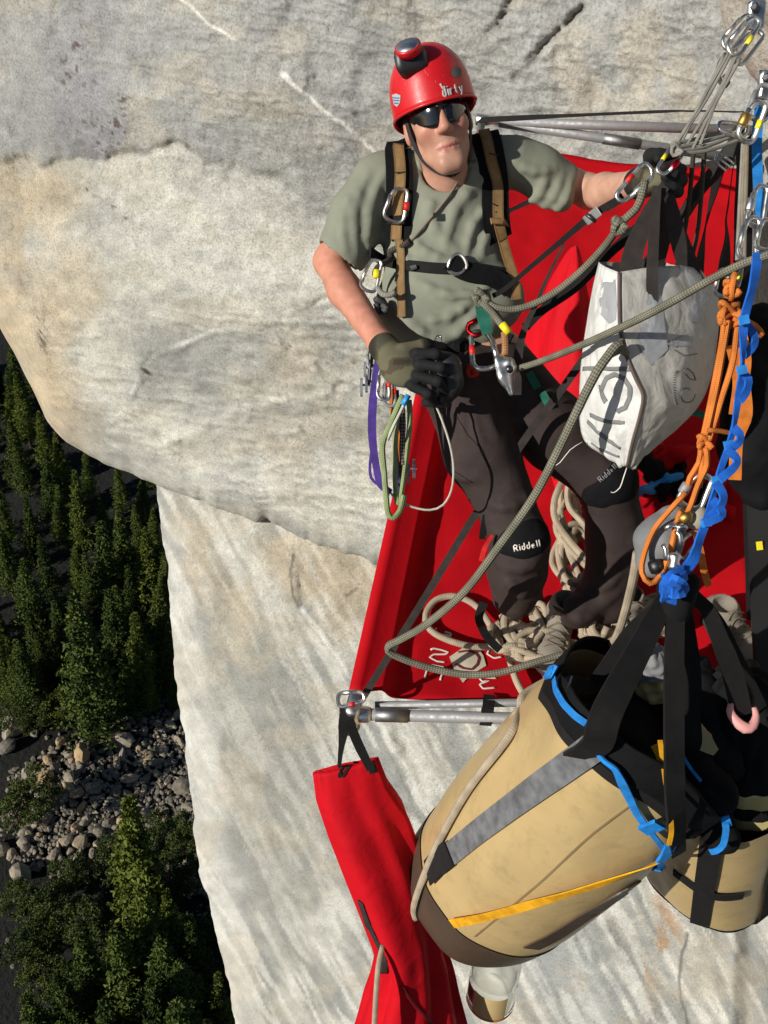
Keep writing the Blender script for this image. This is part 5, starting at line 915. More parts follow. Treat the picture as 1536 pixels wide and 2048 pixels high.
decal_strokes(HE_B, [[(880, 168), (887, 180)]]+text_strokes('dirty', 882, 174, 21, R(-14), .56), 3.8, 2.25, .002, n=4).obj('sticker_lettering', plastic('silver_print', (.52, .47, .45), .4), HEL)
lc, ln = hit(HE_B, 828, 126, .008, 2.2); LAMP = plastic('black_plastic', (.02, .018, .02), .35); Lu = unit(C(822, 88, 2.2)-C(828, 128, 2.2)+ln*.01)
_m = MB(); _m.add(*box_geo(lc+ln*.004-Lu*.004, Hx*.036, Lu*.027, ln*.020, .55)); LP = _m.obj('headlamp', LAMP, HEL); tp = lc+Lu*.012+ln*.010; la = unit(Lu*.62+ln*.45+np.array([0, 0, -.45]))
MB().add(*lathe_geo(tp, tp+la*.018, [(0, .029), (.8, .031), (1, .030)])).obj('lamp_ring', HELM, LP); MB().add(*lathe_geo(tp+la*.017, tp+la*.020, [(0, .027), (1, .026)])).obj('reflector', STEEL, LP)
ribbon('lamp_strap', [hit(HE_B, x, y, .003, 2.2)[0] for x, y in ((806, 138), (818, 140), (835, 136), (846, 126))], .012, BLK, HEL)
GLASS = plastic('black_lens', (.008, .008, .010), .06, .6, 0, .8); FRM = plastic('black_frame', (.012, .012, .013), .25)
SG = None
def lens(q, name, mat, parent, off=0.0, grow=0.0):
    V = []; n, m = 12, 24
    for i in range(n):
        for j in range(m):
            s = j/(m-1); ph = R(7-grow*20)+(R(66)+grow*.5)*s; h1 = .016+.009*math.sin(math.pi*min(1, s*1.25+.12))-.004*s; h0 = -.018-.019*math.sin(math.pi*min(1, s*1.1+.18))**.8+.010*s; h1 += grow; h0 -= grow; y = .016+h0+(h1-h0)*i/(n-1)+.004*s
            V.append(hp(q*(.073+off)*math.sin(ph), y, .008+(.094+off)*math.cos(ph)-abs(y-.016)*.12))
    return mobj(name, np.array(V), grid_faces(n, m), mat, parent)
SG = MB().add(*tube_geo([hp(.073*math.sin(a), .040, .010+.097*math.cos(a)) for a in np.linspace(R(-74), R(74), 20)], .003, 8)).obj('sunglasses', FRM, PERSON)
for q in HSY:
    o = lens(q, 'lens', GLASS, SG); o.modifiers.new('t', 'SOLIDIFY').thickness = .003; lens(q, 'lens_frame', FRM, SG, -.003, .0028)
    ribbon('temple_arm', [hp(q*.070, .030, .030), hp(q*.080, .026, -.0), hp(q*.084, .022, -.03), hp(q*.082, .010, -.05)], [.011, .008, .006], FRM, SG, facing=np.array(Hx)*q, th=.003)
tube('nose_bridge', [hp(-.012, .024, .103), hp(0, .020, .107), hp(.012, .024, .103)], .003, FRM, SG, sides=8)
for q in HSY: ribbon('chin_strap', [hp(q*.078, .03, .012), hp(q*.075, -.02, .012), hp(q*.060, -.075, .018), hp(q*.03, -.116, .035), hp(0, -.130, .04)], .012, BRN, PERSON, facing=np.array([unit(hp(q*.3, -.3*k, .2)-HO) for k in range(0, 1)]*1)[0])
_s = SDF(HO-.15, HO+.15, .005); _s.ell(hp(0, .02, -.03), HM, (.080, .085, .092), k=.01); _s.plane_cut(hp(0, 0, .008), Hf); _s.plane_cut(hp(0, -.045, 0), -Hu); _v, _f = _s.mesh(1); mobj('hair', _v, _f, cloth('brown_hair', (.06, .035, .02), .6, .4, 60, 500, .6), PERSON)
# ---- chest harness and belt
HARN = mobj('harness', *(lambda g: (g[0], g[1]))(ribbon_geo([hit(SH_B, x, y, .007, 2.35)[0] for x, y in ((745, 512), (770, 520), (800, 528), (840, 534), (880, 536), (920, 535), (960, 540), (1000, 548), (1025, 552))], .026, .005)), BLK, PERSON, smooth=False)
def on_shirt(name, pts, w, mat, off, parent=HARN, th=.004, **k):
    H = [hit(SH_B, x, y, off, 2.36) for x, y in pts]; N = np.array([h[1] for h in H]); N = np.array([unit(n*.4+np.array([0, 0, -.7])) for n in N]); P = np.array([h[0] for h in H]); Pc = catmull(P, .012); N2 = np.stack([np.interp(np.linspace(0, 1, len(Pc)), np.linspace(0, 1, len(N)), N[:, i]) for i in range(3)], 1)
    for _ in range(3): Pc[1:-1] = (Pc[:-2]+2*Pc[1:-1]+Pc[2:])/4
    return MB().add(*ribbon_geo(Pc, w, th, facing=N2, smooth=False)).obj(name, mat, parent, smooth=False)
SL = [(796, 268), (796, 300), (797, 340), (799, 380), (800, 420), (801, 452), (800, 480)]; SR = [(966, 248), (975, 290), (982, 330), (985, 370), (985, 410), (988, 450), (994, 480)]
on_shirt('shoulder_pad', SL, .066, BLKF, .008, th=.010); on_shirt('shoulder_pad', SR, .070, BLKF, .008, th=.010)
on_shirt('shoulder_strap', SL, .027, TAN, .018); on_shirt('shoulder_strap', SR, .027, TAN, .018)
on_shirt('lower_strap', [(800, 470), (805, 505), (806, 545), (804, 590), (806, 635)], .020, TAN, .014); on_shirt('lower_strap', [(994, 475), (1000, 505), (1012, 540), (1022, 570), (1024, 600)], .026, TAN, .016)
on_shirt('strap_keeper', [(786, 440), (800, 444), (816, 442)], .022, BLK, .024); on_shirt('strap_keeper', [(980, 452), (992, 450), (1002, 447)], .016, TAN, .024)
for x, y in ((797, 348), (985, 312), (988, 415), (989, 425)): on_shirt('stitching', [(x-13, y), (x, y+1), (x+13, y)], .003, BRN, .0215, th=.001)
on_shirt('waist_belt', [(900, 525), (925, 545), (955, 552), (985, 560), (1015, 580)], .045, BLKF, .012, th=.012); on_shirt('belt_buckle', [(832, 528), (832, 545)], .016, DARKM, .016, th=.008)
tube('neck_cord', [hit(SH_B, x, y, .007, 2.35)[0] for x, y in ((950, 322), (930, 350), (905, 385), (880, 415), (855, 448), (835, 470), (822, 485))], .0035, CORD_T, label='thin tan cord hung across the chest of the climber', cat='cord', sides=8)
tube('chest_rope', [hit(SH_B, x, y, .010, 2.35)[0] for x, y in ((826, 482), (805, 495), (785, 505), (768, 520))]+[C(755, 535, 2.32), C(750, 550, 2.31)], .0075, ROPE_D, label='short dark rope lanyard running from chest strap to carabiner', cat='rope')
ribbon('trouser_belt', [hit(PT_B, x, y, .008, 2.38)[0] for x, y in ((860, 690), (900, 700), (940, 690), (985, 675), (1030, 665))], .030, BLKF, PERSON, th=.006)
# ------------------------------------------------------------------ ropes, cords, slings, carabiners
def carabiner(p0, p1, w, label, r=.0045, mat=None, band=None, side=None, group=None, gate=True, lock=None, name='carabiner'):
    """D-shaped ring from p0 (narrow end) to p1, w wide; gate on the + side"""
    mat = mat or STEEL; r = r*.86; p0, p1 = np.asarray(p0, float), np.asarray(p1, float); L = np.linalg.norm(p1-p0); u = unit(p1-p0); s = np.cross(u, [0, 0, -1.]) if side is None else np.asarray(side, float); s = unit(s-u*(s@u))
    D = [(-.5, .12), (-.5, .35), (-.5, .65), (-.49, .86), (-.36, .98), (-.1, 1.0), (.2, .97), (.44, .88), (.50, .76), (.44, .58), (.34, .36), (.22, .14), (.06, .01), (-.2, -.01), (-.42, .02)]
    q = [p0+u*t*L+s*x*w for x, t in D]; o = tube(name, q, r, mat, closed=True, sides=8, step=.006, label=label, cat='carabiner' if name == 'carabiner' else name.replace('_', ' '), group=group)
    if gate: tube('gate', [p0+u*.74*L+s*.46*w, p0+u*.2*L+s*.30*w], r*1.12, mat, o, sides=8, smooth=False)
    if lock: MB().add(*lathe_geo(p0+u*.34*L+s*.36*w, p0+u*.66*L+s*.44*w, [(0, r*1.5), (.1, r*1.8), (.9, r*1.8), (1, r*1.5)], 14)).obj('locking_sleeve', lock, o)
    if band: tube('colour_band', [p0+u*.40*L-s*.5*w, p0+u*.62*L-s*.487*w], r*1.18, band, o, sides=8, smooth=False)
    return o
def rp(name, pts, r, mat, label, cat='rope', group=None, **k): return tube(name, CP(pts), r, mat, label=label, cat=cat, group=group, **k)
def knot(c, s, r, mat, seed, parent=None, name='knot', turns=9, **k):
    rnd = random.Random(seed); P = [np.asarray(c)+s*np.array([math.sin(i*1.9+.3*rnd.random())*.9, math.cos(i*1.3+.4*rnd.random())*.95, math.sin(i*2.7)*.7]) for i in range(turns)]; return tube(name, P, r, mat, parent, sides=8, step=.006, **k)
# the climber's tie-in rope, from waist knot to the hand
R1 = rp('rope', [(1000, 640, 2.26), (985, 620, 2.25), (965, 606, 2.24), (950, 596, 2.25), (952, 586, 2.26), (972, 584, 2.26), (976, 600, 2.24), (985, 612, 2.235), (1020, 619, 2.23), (1060, 611, 2.22), (1110, 585, 2.2), (1165, 540, 2.15), (1210, 492, 2.1), (1232, 462, 2.05), (1248, 440, 2.02), (1272, 418, 2.0), (1284, 390, 1.99), (1290, 362, 1.99)], .0085, ROPE_G, 'grey green rope running from the waist knot up to the gloved hand')
knot(C(1238, 452, 2.02), .014, .0085, ROPE_G, 1, R1); knot(C(962, 594, 2.24), .016, .0085, ROPE_G, 4, R1, turns=7)
R1b = rp('rope_tail', [(966, 606, 2.235), (985, 625, 2.23), (1000, 645, 2.225), (1018, 666, 2.22)], .0085, ROPE_G, 'short grey green rope tail with yellow end below waist knot'); tube('whipped_end', CP([(1004, 648, 2.222), (1018, 666, 2.218)]), .0095, TAPE_Y, R1b, sides=10, smooth=False)
strap('lanyard', [(1050, 655, 2.28), (1085, 620, 2.26), (1150, 575, 2.22), (1215, 510, 2.14), (1275, 455, 2.08), (1320, 395, 2.05)], .022, BLK, 'wide black webbing lanyard following the grey green rope to the hand')
strap('daisy_chain', [(985, 592, 2.26), (1010, 578, 2.25), (1060, 535, 2.21), (1110, 493, 2.16), (1158, 452, 2.11), (1182, 432, 2.08), (1206, 417, 2.05), (1232, 402, 2.02), (1246, 392, 2.01)], [.012, .011, .012, .014, .016, .016], BLK, 'narrow black daisy strap with metal buckle from harness to hand')
BK = MB().add(*box_geo(C(1184, 433, 2.07), unit(C(1200, 420, 2.05)-C(1168, 445, 2.1))*.024, np.array([.35, .5, 0])*.018, [0, 0, -.005], .2)).obj('strap_buckle', DULL, label='silver cam buckle on the black daisy strap', cat='buckle'); tube('buckle_bar', CP([(1172, 428, 2.06), (1192, 444, 2.06)]), .004, DARKM, BK, sides=8, smooth=False)
strap('daisy_tail', [(1128, 488, 2.15), (1112, 520, 2.17), (1090, 565, 2.2), (1072, 610, 2.22), (1054, 645, 2.24), (1040, 690, 2.26), (1034, 740, 2.28), (1034, 790, 2.28)], [.006, .006, .008, .012, .016, .022, .024, .02], BRN, 'dark strap tail dropping from daisy strap to the thigh')
carabiner(C(1242, 402, 2.0), C(1300, 334, 1.99), .034, 'silver locking carabiner with red band held at the gloved hand', band=TAPE_R, lock=STEEL, r=.0055)
carabiner(C(1324, 348, 1.96), C(1356, 298, 1.97), .03, 'silver carabiner with red sleeve above the gloved hand', lock=metal('red_anodised', (.65, .02, .04), .3), band=TAPE_Y)
rp('rope', [(1030, 738, 2.24), (1060, 730, 2.2), (1110, 712, 2.12), (1180, 683, 2.0), (1235, 658, 1.92), (1290, 632, 1.86), (1350, 600, 1.8), (1420, 560, 1.75), (1480, 530, 1.7), (1530, 512, 1.66), (1600, 490, 1.6)], .0078, ROPE_G, 'taut grey rope crossing in front of the white tote bag')
rp('rope', [(1246, 690, 1.94), (1232, 692, 1.93), (1216, 712, 1.93), (1196, 740, 1.93), (1172, 785, 1.95), (1148, 835, 1.97), (1092, 950, 2.05), (1056, 1012, 2.1), (1000, 1090, 2.16), (930, 1182, 2.26), (855, 1247, 2.36), (805, 1277, 2.42), (782, 1288, 2.44), (776, 1296, 2.455), (786, 1309, 2.46), (850, 1333, 2.46), (930, 1349, 2.45), (1000, 1345, 2.43), (1080, 1322, 2.42), (1128, 1311, 2.42), (1150, 1322, 2.4)], .0098, ROPE_G, 'grey green rope looping down from the white tote bag to the ledge floor')
rp('rope', [(1216, 712, 1.945), (1240, 700, 1.95), (1252, 706, 1.96)], .0082, ROPE_G, 'short rope strand folded beside the white tote bag')
# tan haul rope heaped on the ledge
def heap():
    rnd = random.Random(11); P = []
    def lz(x, y, h): return ledge(x, y, h)
    for x, y, h in [(1048, 1412, .05), (1030, 1370, .03), (1015, 1318, .02), (990, 1275, .02), (955, 1222, .02), (912, 1199, .02), (872, 1206, .02), (851, 1236, .02), (860, 1266, .02), (900, 1288, .02), (955, 1300, .02), (1010, 1296, .025), (1050, 1290, .03)]: P.append(lz(x, y, h))
    blobs = [(1045, 1270, 42, 52, 9), (1070, 1310, 55, 30, 8), (1150, 1130, 45, 75, 9), (1130, 1060, 28, 60, 5), (1195, 1275, 40, 30, 6), (1010, 1290, 38, 34, 5), (1300, 1250, 55, 40, 6)]
    for cx, cy, rx, ry, n in blobs:
        ph = rnd.random()*6.28
        for k in range(n*7): a = ph+k*6.283/7*(1.03); j = .55+.45*rnd.random(); P.append(lz(cx+rx*j*math.cos(a)+rnd.uniform(-7, 7), cy+ry*j*math.sin(a)+rnd.uniform(-7, 7), .02+.055*rnd.random()))
    return np.array(P)
tube('haul_rope', heap(), .0098, ROPE_T, sides=8, step=.014, label='heap of tan haul rope coiled loosely on the red ledge floor', cat='rope')
def on_ledge(name, pts, r, mat, label, **k): return tube(name, np.array([ledge(x, y, h) for x, y, h in pts]), r, mat, label=label, cat='rope', **k)
on_ledge('haul_rope', [(1125, 985, .1), (1110, 1010, .12), (1096, 1045, .12), (1100, 1075, .1), (1130, 1110, .08), (1165, 1145, .08), (1178, 1120, .07), (1160, 1085, .09), (1128, 1050, .10), (1122, 1020, .12), (1140, 1000, .12), (1165, 1030, .1), (1170, 1080, .1), (1185, 1118, .08)], .0102, ROPE_T, 'loops of tan rope standing between the legs of the climber')
on_ledge('haul_rope', [(1160, 1245, .08), (1190, 1252, .1), (1225, 1270, .1), (1245, 1285, .08), (1210, 1262, .12), (1180, 1262, .12), (1170, 1285, .1), (1190, 1300, .08), (1200, 1285, .1)], .0102, ROPE_T, 'tan rope bight beside the black haul strap')
rp('rope', [(1275, 1105, 2.05), (1266, 1160, 2.1), (1250, 1225, 2.18), (1238, 1262, 2.24), (1225, 1290, 2.28)], .0104, ROPE_T, 'tan rope strand hanging from the grey hauling device')
_pt = [hb_pt(.05, 1.62, .012), hb_pt(.2, 1.42, .012), hb_pt(.42, 1.28, .012), hb_pt(.62, 1.12, .012), hb_pt(.80, .98, .012), hb_pt(.93, .86, .014), hb_pt(.99, .78, .012)]
tube('rope', np.vstack([CP([(1112, 1352, 2.36), (1075, 1372, 2.36), (1050, 1388, 2.34), (1041, 1402, 2.32), (1040, 1420, 2.31)]), np.array(_pt[1:])]), .0104, ROPE_T, label='tan rope trailing along the side of the large haul bag', cat='rope'); rp('rope', [(1120, 1378, 2.3), (1085, 1392, 2.31), (1055, 1408, 2.32), (1036, 1424, 2.33), (1020, 1450, 2.36)], .0104, ROPE_T, 'short tan rope strand crossing over the ledge end')
# red cords, tapes and clothes on the ledge
rr = random.Random(5)
for k, (x, y) in enumerate([(1105, 985), (1120, 975)]): knot(ledge(x, y, .1), .02, .005, CORD_R, 20+k, None, 'tangled_cord', 8, label=('crumpled red cord lying between the legs of the climber', 'tangled red cord against the right trouser leg')[k], cat='cord')
for k, (x, y, a, b, mt, lb) in enumerate([(1290, 935, .09, .05, RED, 'crumpled red jacket lying on the ledge behind the tote bag'), (1320, 955, .07, .05, BLKF, 'crumpled black garment lying on the red jacket'), (1410, 1010, .08, .06, RED, 'red stuff sack lying behind the blue daisy chain'), (1360, 1020, .10, .05, BLKF, 'black garment heaped behind the hauling device'), (1300, 985, .05, .03, TAPE_B, 'small blue pouch lying on the red jacket')]):
    c = ledge(x, y, .05); S = SDF(c-.2, c+.2, .008); q = random.Random(50+k)
    for _ in range(7): p = c+np.array([q.uniform(-a, a), q.uniform(-b, b), q.uniform(-.03, .05)]); S.cone(p, p+np.array([q.uniform(-a, a)*.6, q.uniform(-b, b)*.6, q.uniform(-.03, .03)]), .028 if k < 4 else .014, .012, k=.012)
    S.noise(.012 if k < 4 else .003, 18., k, 3); v, f = S.mesh(1); mobj(('jacket', 'garment', 'stuff_sack', 'garment', 'pouch')[k], v, f, mt, label=lb, cat=('jacket', 'garment', 'stuff sack', 'garment', 'pouch')[k])
# ---- anchors: bolts, cordelette, carabiners at the rock nose
for k, (x, y, z, lb) in enumerate([(1512, 30, 2.0, 'steel bolt hanger on the rock beside the upper carabiners'), (1535, 170, 2.0, 'steel bolt hanger on the rock beside the blue sling')]):
    c = C(x, y, z); o = MB().add(*box_geo(c, [.016, 0, 0], [0, .028, .006], [.004, .0, -.004], .3)).obj('bolt_hanger', STEEL, label=lb, cat='bolt'); MB().add(*lathe_geo(c+[.0, -.008, -.004], c+[-.012, -.008, -.02], [(0, .009), (.9, .009), (1, .006)], 6)).obj('bolt_head', DARKM, o, smooth=False)
carabiner(C(1508, 36, 1.96), C(1462, 108, 1.95), .034, 'silver carabiner with yellow band on the upper bolt', band=TAPE_Y, r=.0055); carabiner(C(1516, 62, 1.99), C(1470, 122, 1.97), .034, 'plain silver carabiner behind the yellow banded one on the bolt', r=.0055); carabiner(C(1496, 30, 1.98), C(1450, 96, 1.98), .03, 'slim silver carabiner clipped to the upper bolt', r=.0045)
CO = thing('cordelette', 'grey anchor cord doubled between carabiners above the gloved hand', 'cord', C(1350, 295, 1.95))
for k, (a, b) in enumerate([((1466, 100), (1352, 290)), ((1458, 104), (1362, 285)), ((1474, 108), (1372, 292)), ((1480, 118), (1384, 300)), ((1448, 110), (1345, 300)), ((1470, 116), (1400, 290))]):
    tube('cord_strand', CP([(a[0], a[1], 1.95), ((a[0]+b[0])/2+(-1)**k*4, (a[1]+b[1])/2+3, 1.95), (b[0], b[1], 1.96)]), .0036, CORD_G, CO, sides=8)
for k, (a, m, b) in enumerate([((1352, 296), (1410, 283), (1478, 262)), ((1350, 304), (1412, 293), (1476, 268)), ((1348, 288), (1400, 276), (1470, 258)), ((1356, 308), (1420, 300), (1488, 276))]): tube('cord_strand', CP([(*a, 1.95), (*m, 1.97), (*b, 2.0)]), .004, CORD_G, CO, sides=8)
knot(C(1352, 298, 1.95), .012, .004, CORD_G, 31, CO)
rp('cord', [(1452, 108, 2.0), (1440, 125, 2.02), (1436, 148, 2.03), (1446, 172, 2.03), (1456, 166, 2.03), (1448, 150, 2.03)], .005, ROPE_D, 'dark cord loop dangling beside the upper carabiners', 'cord')
carabiner(C(1438, 256, 1.98), C(1494, 262, 1.98), .026, 'silver carabiner lying across the master point', r=.0055); carabiner(C(1516, 205, 1.94), C(1488, 282, 1.96), .036, 'large steel locking carabiner with bronze sleeve at the master point', r=.007, lock=GOLD, band=TAPE_Y); carabiner(C(1526, 170, 1.98), C(1512, 240, 1.98), .04, 'worn steel carabiner on the lower bolt', r=.006, mat=DULL)
strap('blue_sling', [(1524, 140, 2.04), (1520, 200, 2.05), (1514, 280, 2.06), (1516, 360, 2.07), (1522, 440, 2.06)], [.010, .022, .022, .02], BLUEL, 'bright blue sling hanging from the lower bolt')
for k in range(3): rp('cord', [(1486+4*k, 285, 2.0), (1482+5*k, 360, 2.0-.01*k), (1478+6*k, 440, 1.99), (1474+7*k, 520, 1.96)], .0042, CORD_T if k else CORD_G, ('grey cord strand dropping from the master point', 'tan cord strand next to the grey one below master point', 'second tan cord strand below the master point')[k], 'cord')
carabiner(C(1520, 372, 1.93), C(1508, 452, 1.93), .034, 'silver locking carabiner hanging below the blue sling', r=.006, lock=STEEL); carabiner(C(1502, 436, 1.9), C(1492, 520, 1.9), .036, 'silver hook carabiner above the orange knot', r=.006); carabiner(C(1530, 440, 1.88), C(1526, 500, 1.88), .03, 'silver carabiner with yellow tape near the blue daisy chain', band=TAPE_Y, r=.0055)
for k, (x0, x1) in enumerate([(1388, 1366), (1410, 1392)]): rp('cord', [(x0, 290, 2.02), (x0-4, 340, 2.06), ((x0+x1)/2, 410, 2.14), (x1, 480, 2.22), (x1-26, 590, 2.34)], .0052, ROPE_D, ('dark flecked cord dropping behind the tote bag straps', 'dark flecked cord beside the olive suspension strap')[k], 'cord')
# orange cord chain down to the haul bags
OC = thing('knotted_cord_chain', 'orange cord knotted between the anchor and the haul bags', 'cord', C(1465, 560, 1.72))
knot(C(1462, 578, 1.72), .014, .005, CORD_O, 41, OC, turns=10); knot(C(1458, 630, 1.73), .022, .0055, CORD_O, 42, OC, turns=12); knot(C(1408, 885, 1.78), .013, .005, CORD_O, 43, OC, turns=11)
for k, pts in enumerate([[(1470, 545, 1.71), (1464, 575, 1.71), (1462, 600, 1.72)], [(1450, 615, 1.72), (1444, 635, 1.72), (1452, 650, 1.72)], [(1456, 640, 1.72), (1450, 680, 1.73), (1432, 780, 1.755), (1412, 870, 1.77)], [(1449, 640, 1.72), (1443, 690, 1.735), (1424, 790, 1.76), (1406, 876, 1.78)], [(1474, 640, 1.73), (1466, 720, 1.745), (1442, 800, 1.76), (1418, 880, 1.78)], [(1402, 895, 1.78), (1398, 925, 1.79), (1380, 955, 1.80), (1376, 972, 1.80)], [(1412, 895, 1.775), (1414, 930, 1.785), (1396, 970, 1.79), (1382, 1010, 1.80), (1368, 1040, 1.8)], [(1404, 895, 1.785), (1404, 935, 1.79), (1398, 975, 1.80)], [(1372, 985, 1.79), (1340, 1020, 1.80), (1308, 1060, 1.81), (1288, 1110, 1.82), (1284, 1145, 1.82), (1300, 1167, 1.82), (1320, 1152, 1.82), (1342, 1098, 1.81), (1352, 1050, 1.81), (1362, 1022, 1.80)]]):
    tube('cord_strand', CP(pts), .0058 if k > 1 else .005, CORD_O, OC, sides=8)
rp('cord', [(1470, 622, 1.74), (1490, 640, 1.75), (1512, 652, 1.77), (1524, 668, 1.78), (1514, 672, 1.78), (1505, 660, 1.77)], .0052, CORD_O, 'orange cord loop sticking out beside the blue daisy chain', 'cord'); rp('cord', [(1416, 860, 1.76), (1440, 862, 1.77), (1470, 868, 1.79)], .0045, CORD_O, 'short orange cord end crossing the orange strands', 'cord')
carabiner(C(1402, 950, 1.80), C(1376, 1014, 1.82), .046, 'large silver carabiner clipped below the orange knot', r=.0065, lock=DULL); carabiner(C(1472, 530, 1.74), C(1464, 572, 1.73), .022, 'small silver carabiner with yellow tape above the orange knot', r=.005, band=TAPE_Y); carabiner(C(1444, 540, 1.80), C(1440, 592, 1.80), .022, 'carabiner with green tape beside the tote bag', r=.005, band=TAPE_G)
for k, pts in enumerate([[(1480, 660, 2.1), (1490, 720, 2.1), (1482, 780, 2.1)], [(1464, 690, 2.1), (1478, 760, 2.12), (1470, 830, 2.12)], [(1488, 770, 2.1), (1492, 830, 2.1), (1474, 880, 2.12), (1470, 960, 2.12)]]): strap('orange_sling', pts, .028, ORW, ('orange webbing sling hanging behind the blue daisy chain', 'orange sling folded next to the orange cord strands', 'long orange sling end below the other orange slings')[k])
# blue daisy chain
BD = thing('daisy_chain', 'blue daisy chain with sewn loops from the anchor to the haul straps', 'daisy chain', C(1512, 520, 1.66))
BP = [(1516, 505, 1.66), (1508, 560, 1.67), (1498, 600, 1.68), (1488, 640, 1.69), (1486, 690, 1.70), (1484, 740, 1.71), (1476, 800, 1.72), (1468, 850, 1.73), (1458, 890, 1.74), (1446, 925, 1.75), (1434, 960, 1.76), (1424, 1000, 1.77), (1412, 1045, 1.78), (1400, 1075, 1.79), (1386, 1120, 1.80), (1366, 1142, 1.80)]
ribbon('main_webbing', CP(BP), [.016, .018, .016, .014, .014, .013, .012, .012, .012, .012, .013, .016, .024, .022], BLUEW, BD, twist=[0, .6, 0, .9, 0, .7, 0, .8, 0, .6, 0], th=.004)
for a, m, b in [((1488, 645), (1510, 682), (1486, 712)), ((1484, 745), (1496, 770), (1478, 802)), ((1466, 855), (1480, 880), (1456, 900)), ((1454, 900), (1474, 925), (1440, 958)), ((1430, 965), (1446, 1002), (1414, 1040)), ((1424, 1000), (1444, 1030), (1408, 1046))]:
    ribbon('sewn_loop', CP([(*a, 1.715), ((a[0]+m[0])/2+6, (a[1]+m[1])/2, 1.712), (*m, 1.71), ((b[0]+m[0])/2+4, (b[1]+m[1])/2, 1.715), (*b, 1.72)]), .016, BLUEW, BD, twist=[.1, .5, .1], th=.004)
for k in (3, 5, 8, 10, 12): p = np.array(BP[k]); ribbon('bar_tack', CP([(p[0]-9, p[1]+2, p[2]-.012), (p[0]+9, p[1]-2, p[2]-.012)]), .016, BLUEL, BD, th=.008)
for pts in ([(1366, 1140, 1.79), (1345, 1150, 1.775), (1330, 1170, 1.77), (1334, 1192, 1.78), (1352, 1200, 1.785)], [(1330, 1152, 1.80), (1342, 1158, 1.768), (1362, 1168, 1.77), (1372, 1186, 1.79)], [(1372, 1150, 1.79), (1352, 1168, 1.765), (1338, 1186, 1.762), (1330, 1200, 1.78)], [(1328, 1178, 1.79), (1346, 1186, 1.758), (1366, 1184, 1.77)]): ribbon('knot_turn', CP(pts), [.018, .022, .020], BLUEW, BD, twist=[.3, -.3, .4], th=.006)
S = SDF(C(1352, 1200, 1.86)-.14, C(1352, 1200, 1.86)+.14, .006); S.cone(C(1352, 1180, 1.86), C(1350, 1225, 1.87), .036, .03, k=.02).cone(C(1380, 1165, 1.85), C(1360, 1200, 1.86), .02, .022, k=.02).noise(.004, 22, 6); v, f = S.mesh(1); mobj('strap_bundle', v, f, BLKF, label='bundle of black haul straps gathered under the blue knot', cat='strap bundle')
# grey hauling device
HD = thing('hauling_device', 'grey hauling pulley with metal swivel hanging under the orange cords', 'pulley', C(1330, 1120, 1.86))
S = SDF(C(1325, 1085, 1.88)-.13, C(1325, 1085, 1.88)+.13, .005); S.chain(CP([(1345, 1040, 1.87), (1318, 1080, 1.87), (1308, 1120, 1.88)]), [.030, .044, .036], k=.02).noise(.003, 18, 4); v, f = S.mesh(1); mobj('housing', v, f, GREYN, HD)
MB().add(*lathe_geo(C(1322, 1130, 1.82), C(1300, 1136, 1.82), [(0, .012), (.5, .016), (1, .012)], 16)).obj('roller', DARKM, HD); MB().add(*lathe_geo(C(1350, 1105, 1.80), C(1348, 1140, 1.80), [(0, .008), (.2, .013), (.5, .009), (.8, .013), (1, .008)], 14)).obj('swivel', STEEL, HD)
for a, b in (((1330, 1058), (1352, 1050)), ((1326, 1090), (1332, 1120)), ((1352, 1058), (1372, 1056)), ((1352, 1062), (1362, 1090))): tube('metal_bar', CP([(*a, 1.80), ((a[0]+b[0])/2+3, (a[1]+b[1])/2-5, 1.795), (*b, 1.80)]), .005, STEEL, HD, sides=8)
MB().add(*lathe_geo(C(1385, 1020, 1.82), C(1402, 1050, 1.83), [(0, .016), (.2, .022), (.8, .022), (1, .016)], 16)).obj('pulley_wheel', plastic('cream_plastic', (.42, .37, .28), .4), HD); MB().add(*lathe_geo(C(1366, 1026, 1.80), C(1374, 1040, 1.81), [(0, .012), (.5, .016), (1, .012)], 14)).obj('bushing', GOLD, HD)
carabiner(C(1390, 1065, 1.84), C(1355, 1112, 1.83), .03, 'silver carabiner joining the hauling device to the blue chain', r=.0055)
strap('orange_strap', [(1392, 1060, 1.83), (1402, 1110, 1.85), (1410, 1150, 1.87), (1418, 1172, 1.88)], .014, ORW, 'orange strap end below the hauling device'); strap('green_strap', [(1380, 822, 2.3), (1400, 828, 2.3), (1412, 832, 2.3)], .016, GREENW, 'short green webbing end behind the tote bag')
# black pack added by the wall for dark straps and shadow
S = SDF(C(1510, 800, 2.35)-[.14, .42, .2], C(1510, 800, 2.35)+[.22, .45, .2], .009); S.chain(CP([(1520, 640, 2.35), (1508, 760, 2.33), (1512, 900, 2.32), (1520, 990, 2.35)]), [.05, .09, .085, .05], k=.04).noise(.018, 9., 7, 3); v, f = S.mesh(1); mobj('added_dark_pack', v, f, BLKF, label='added black soft pack filling in dark straps and shadow beside the orange slings', cat='pack')
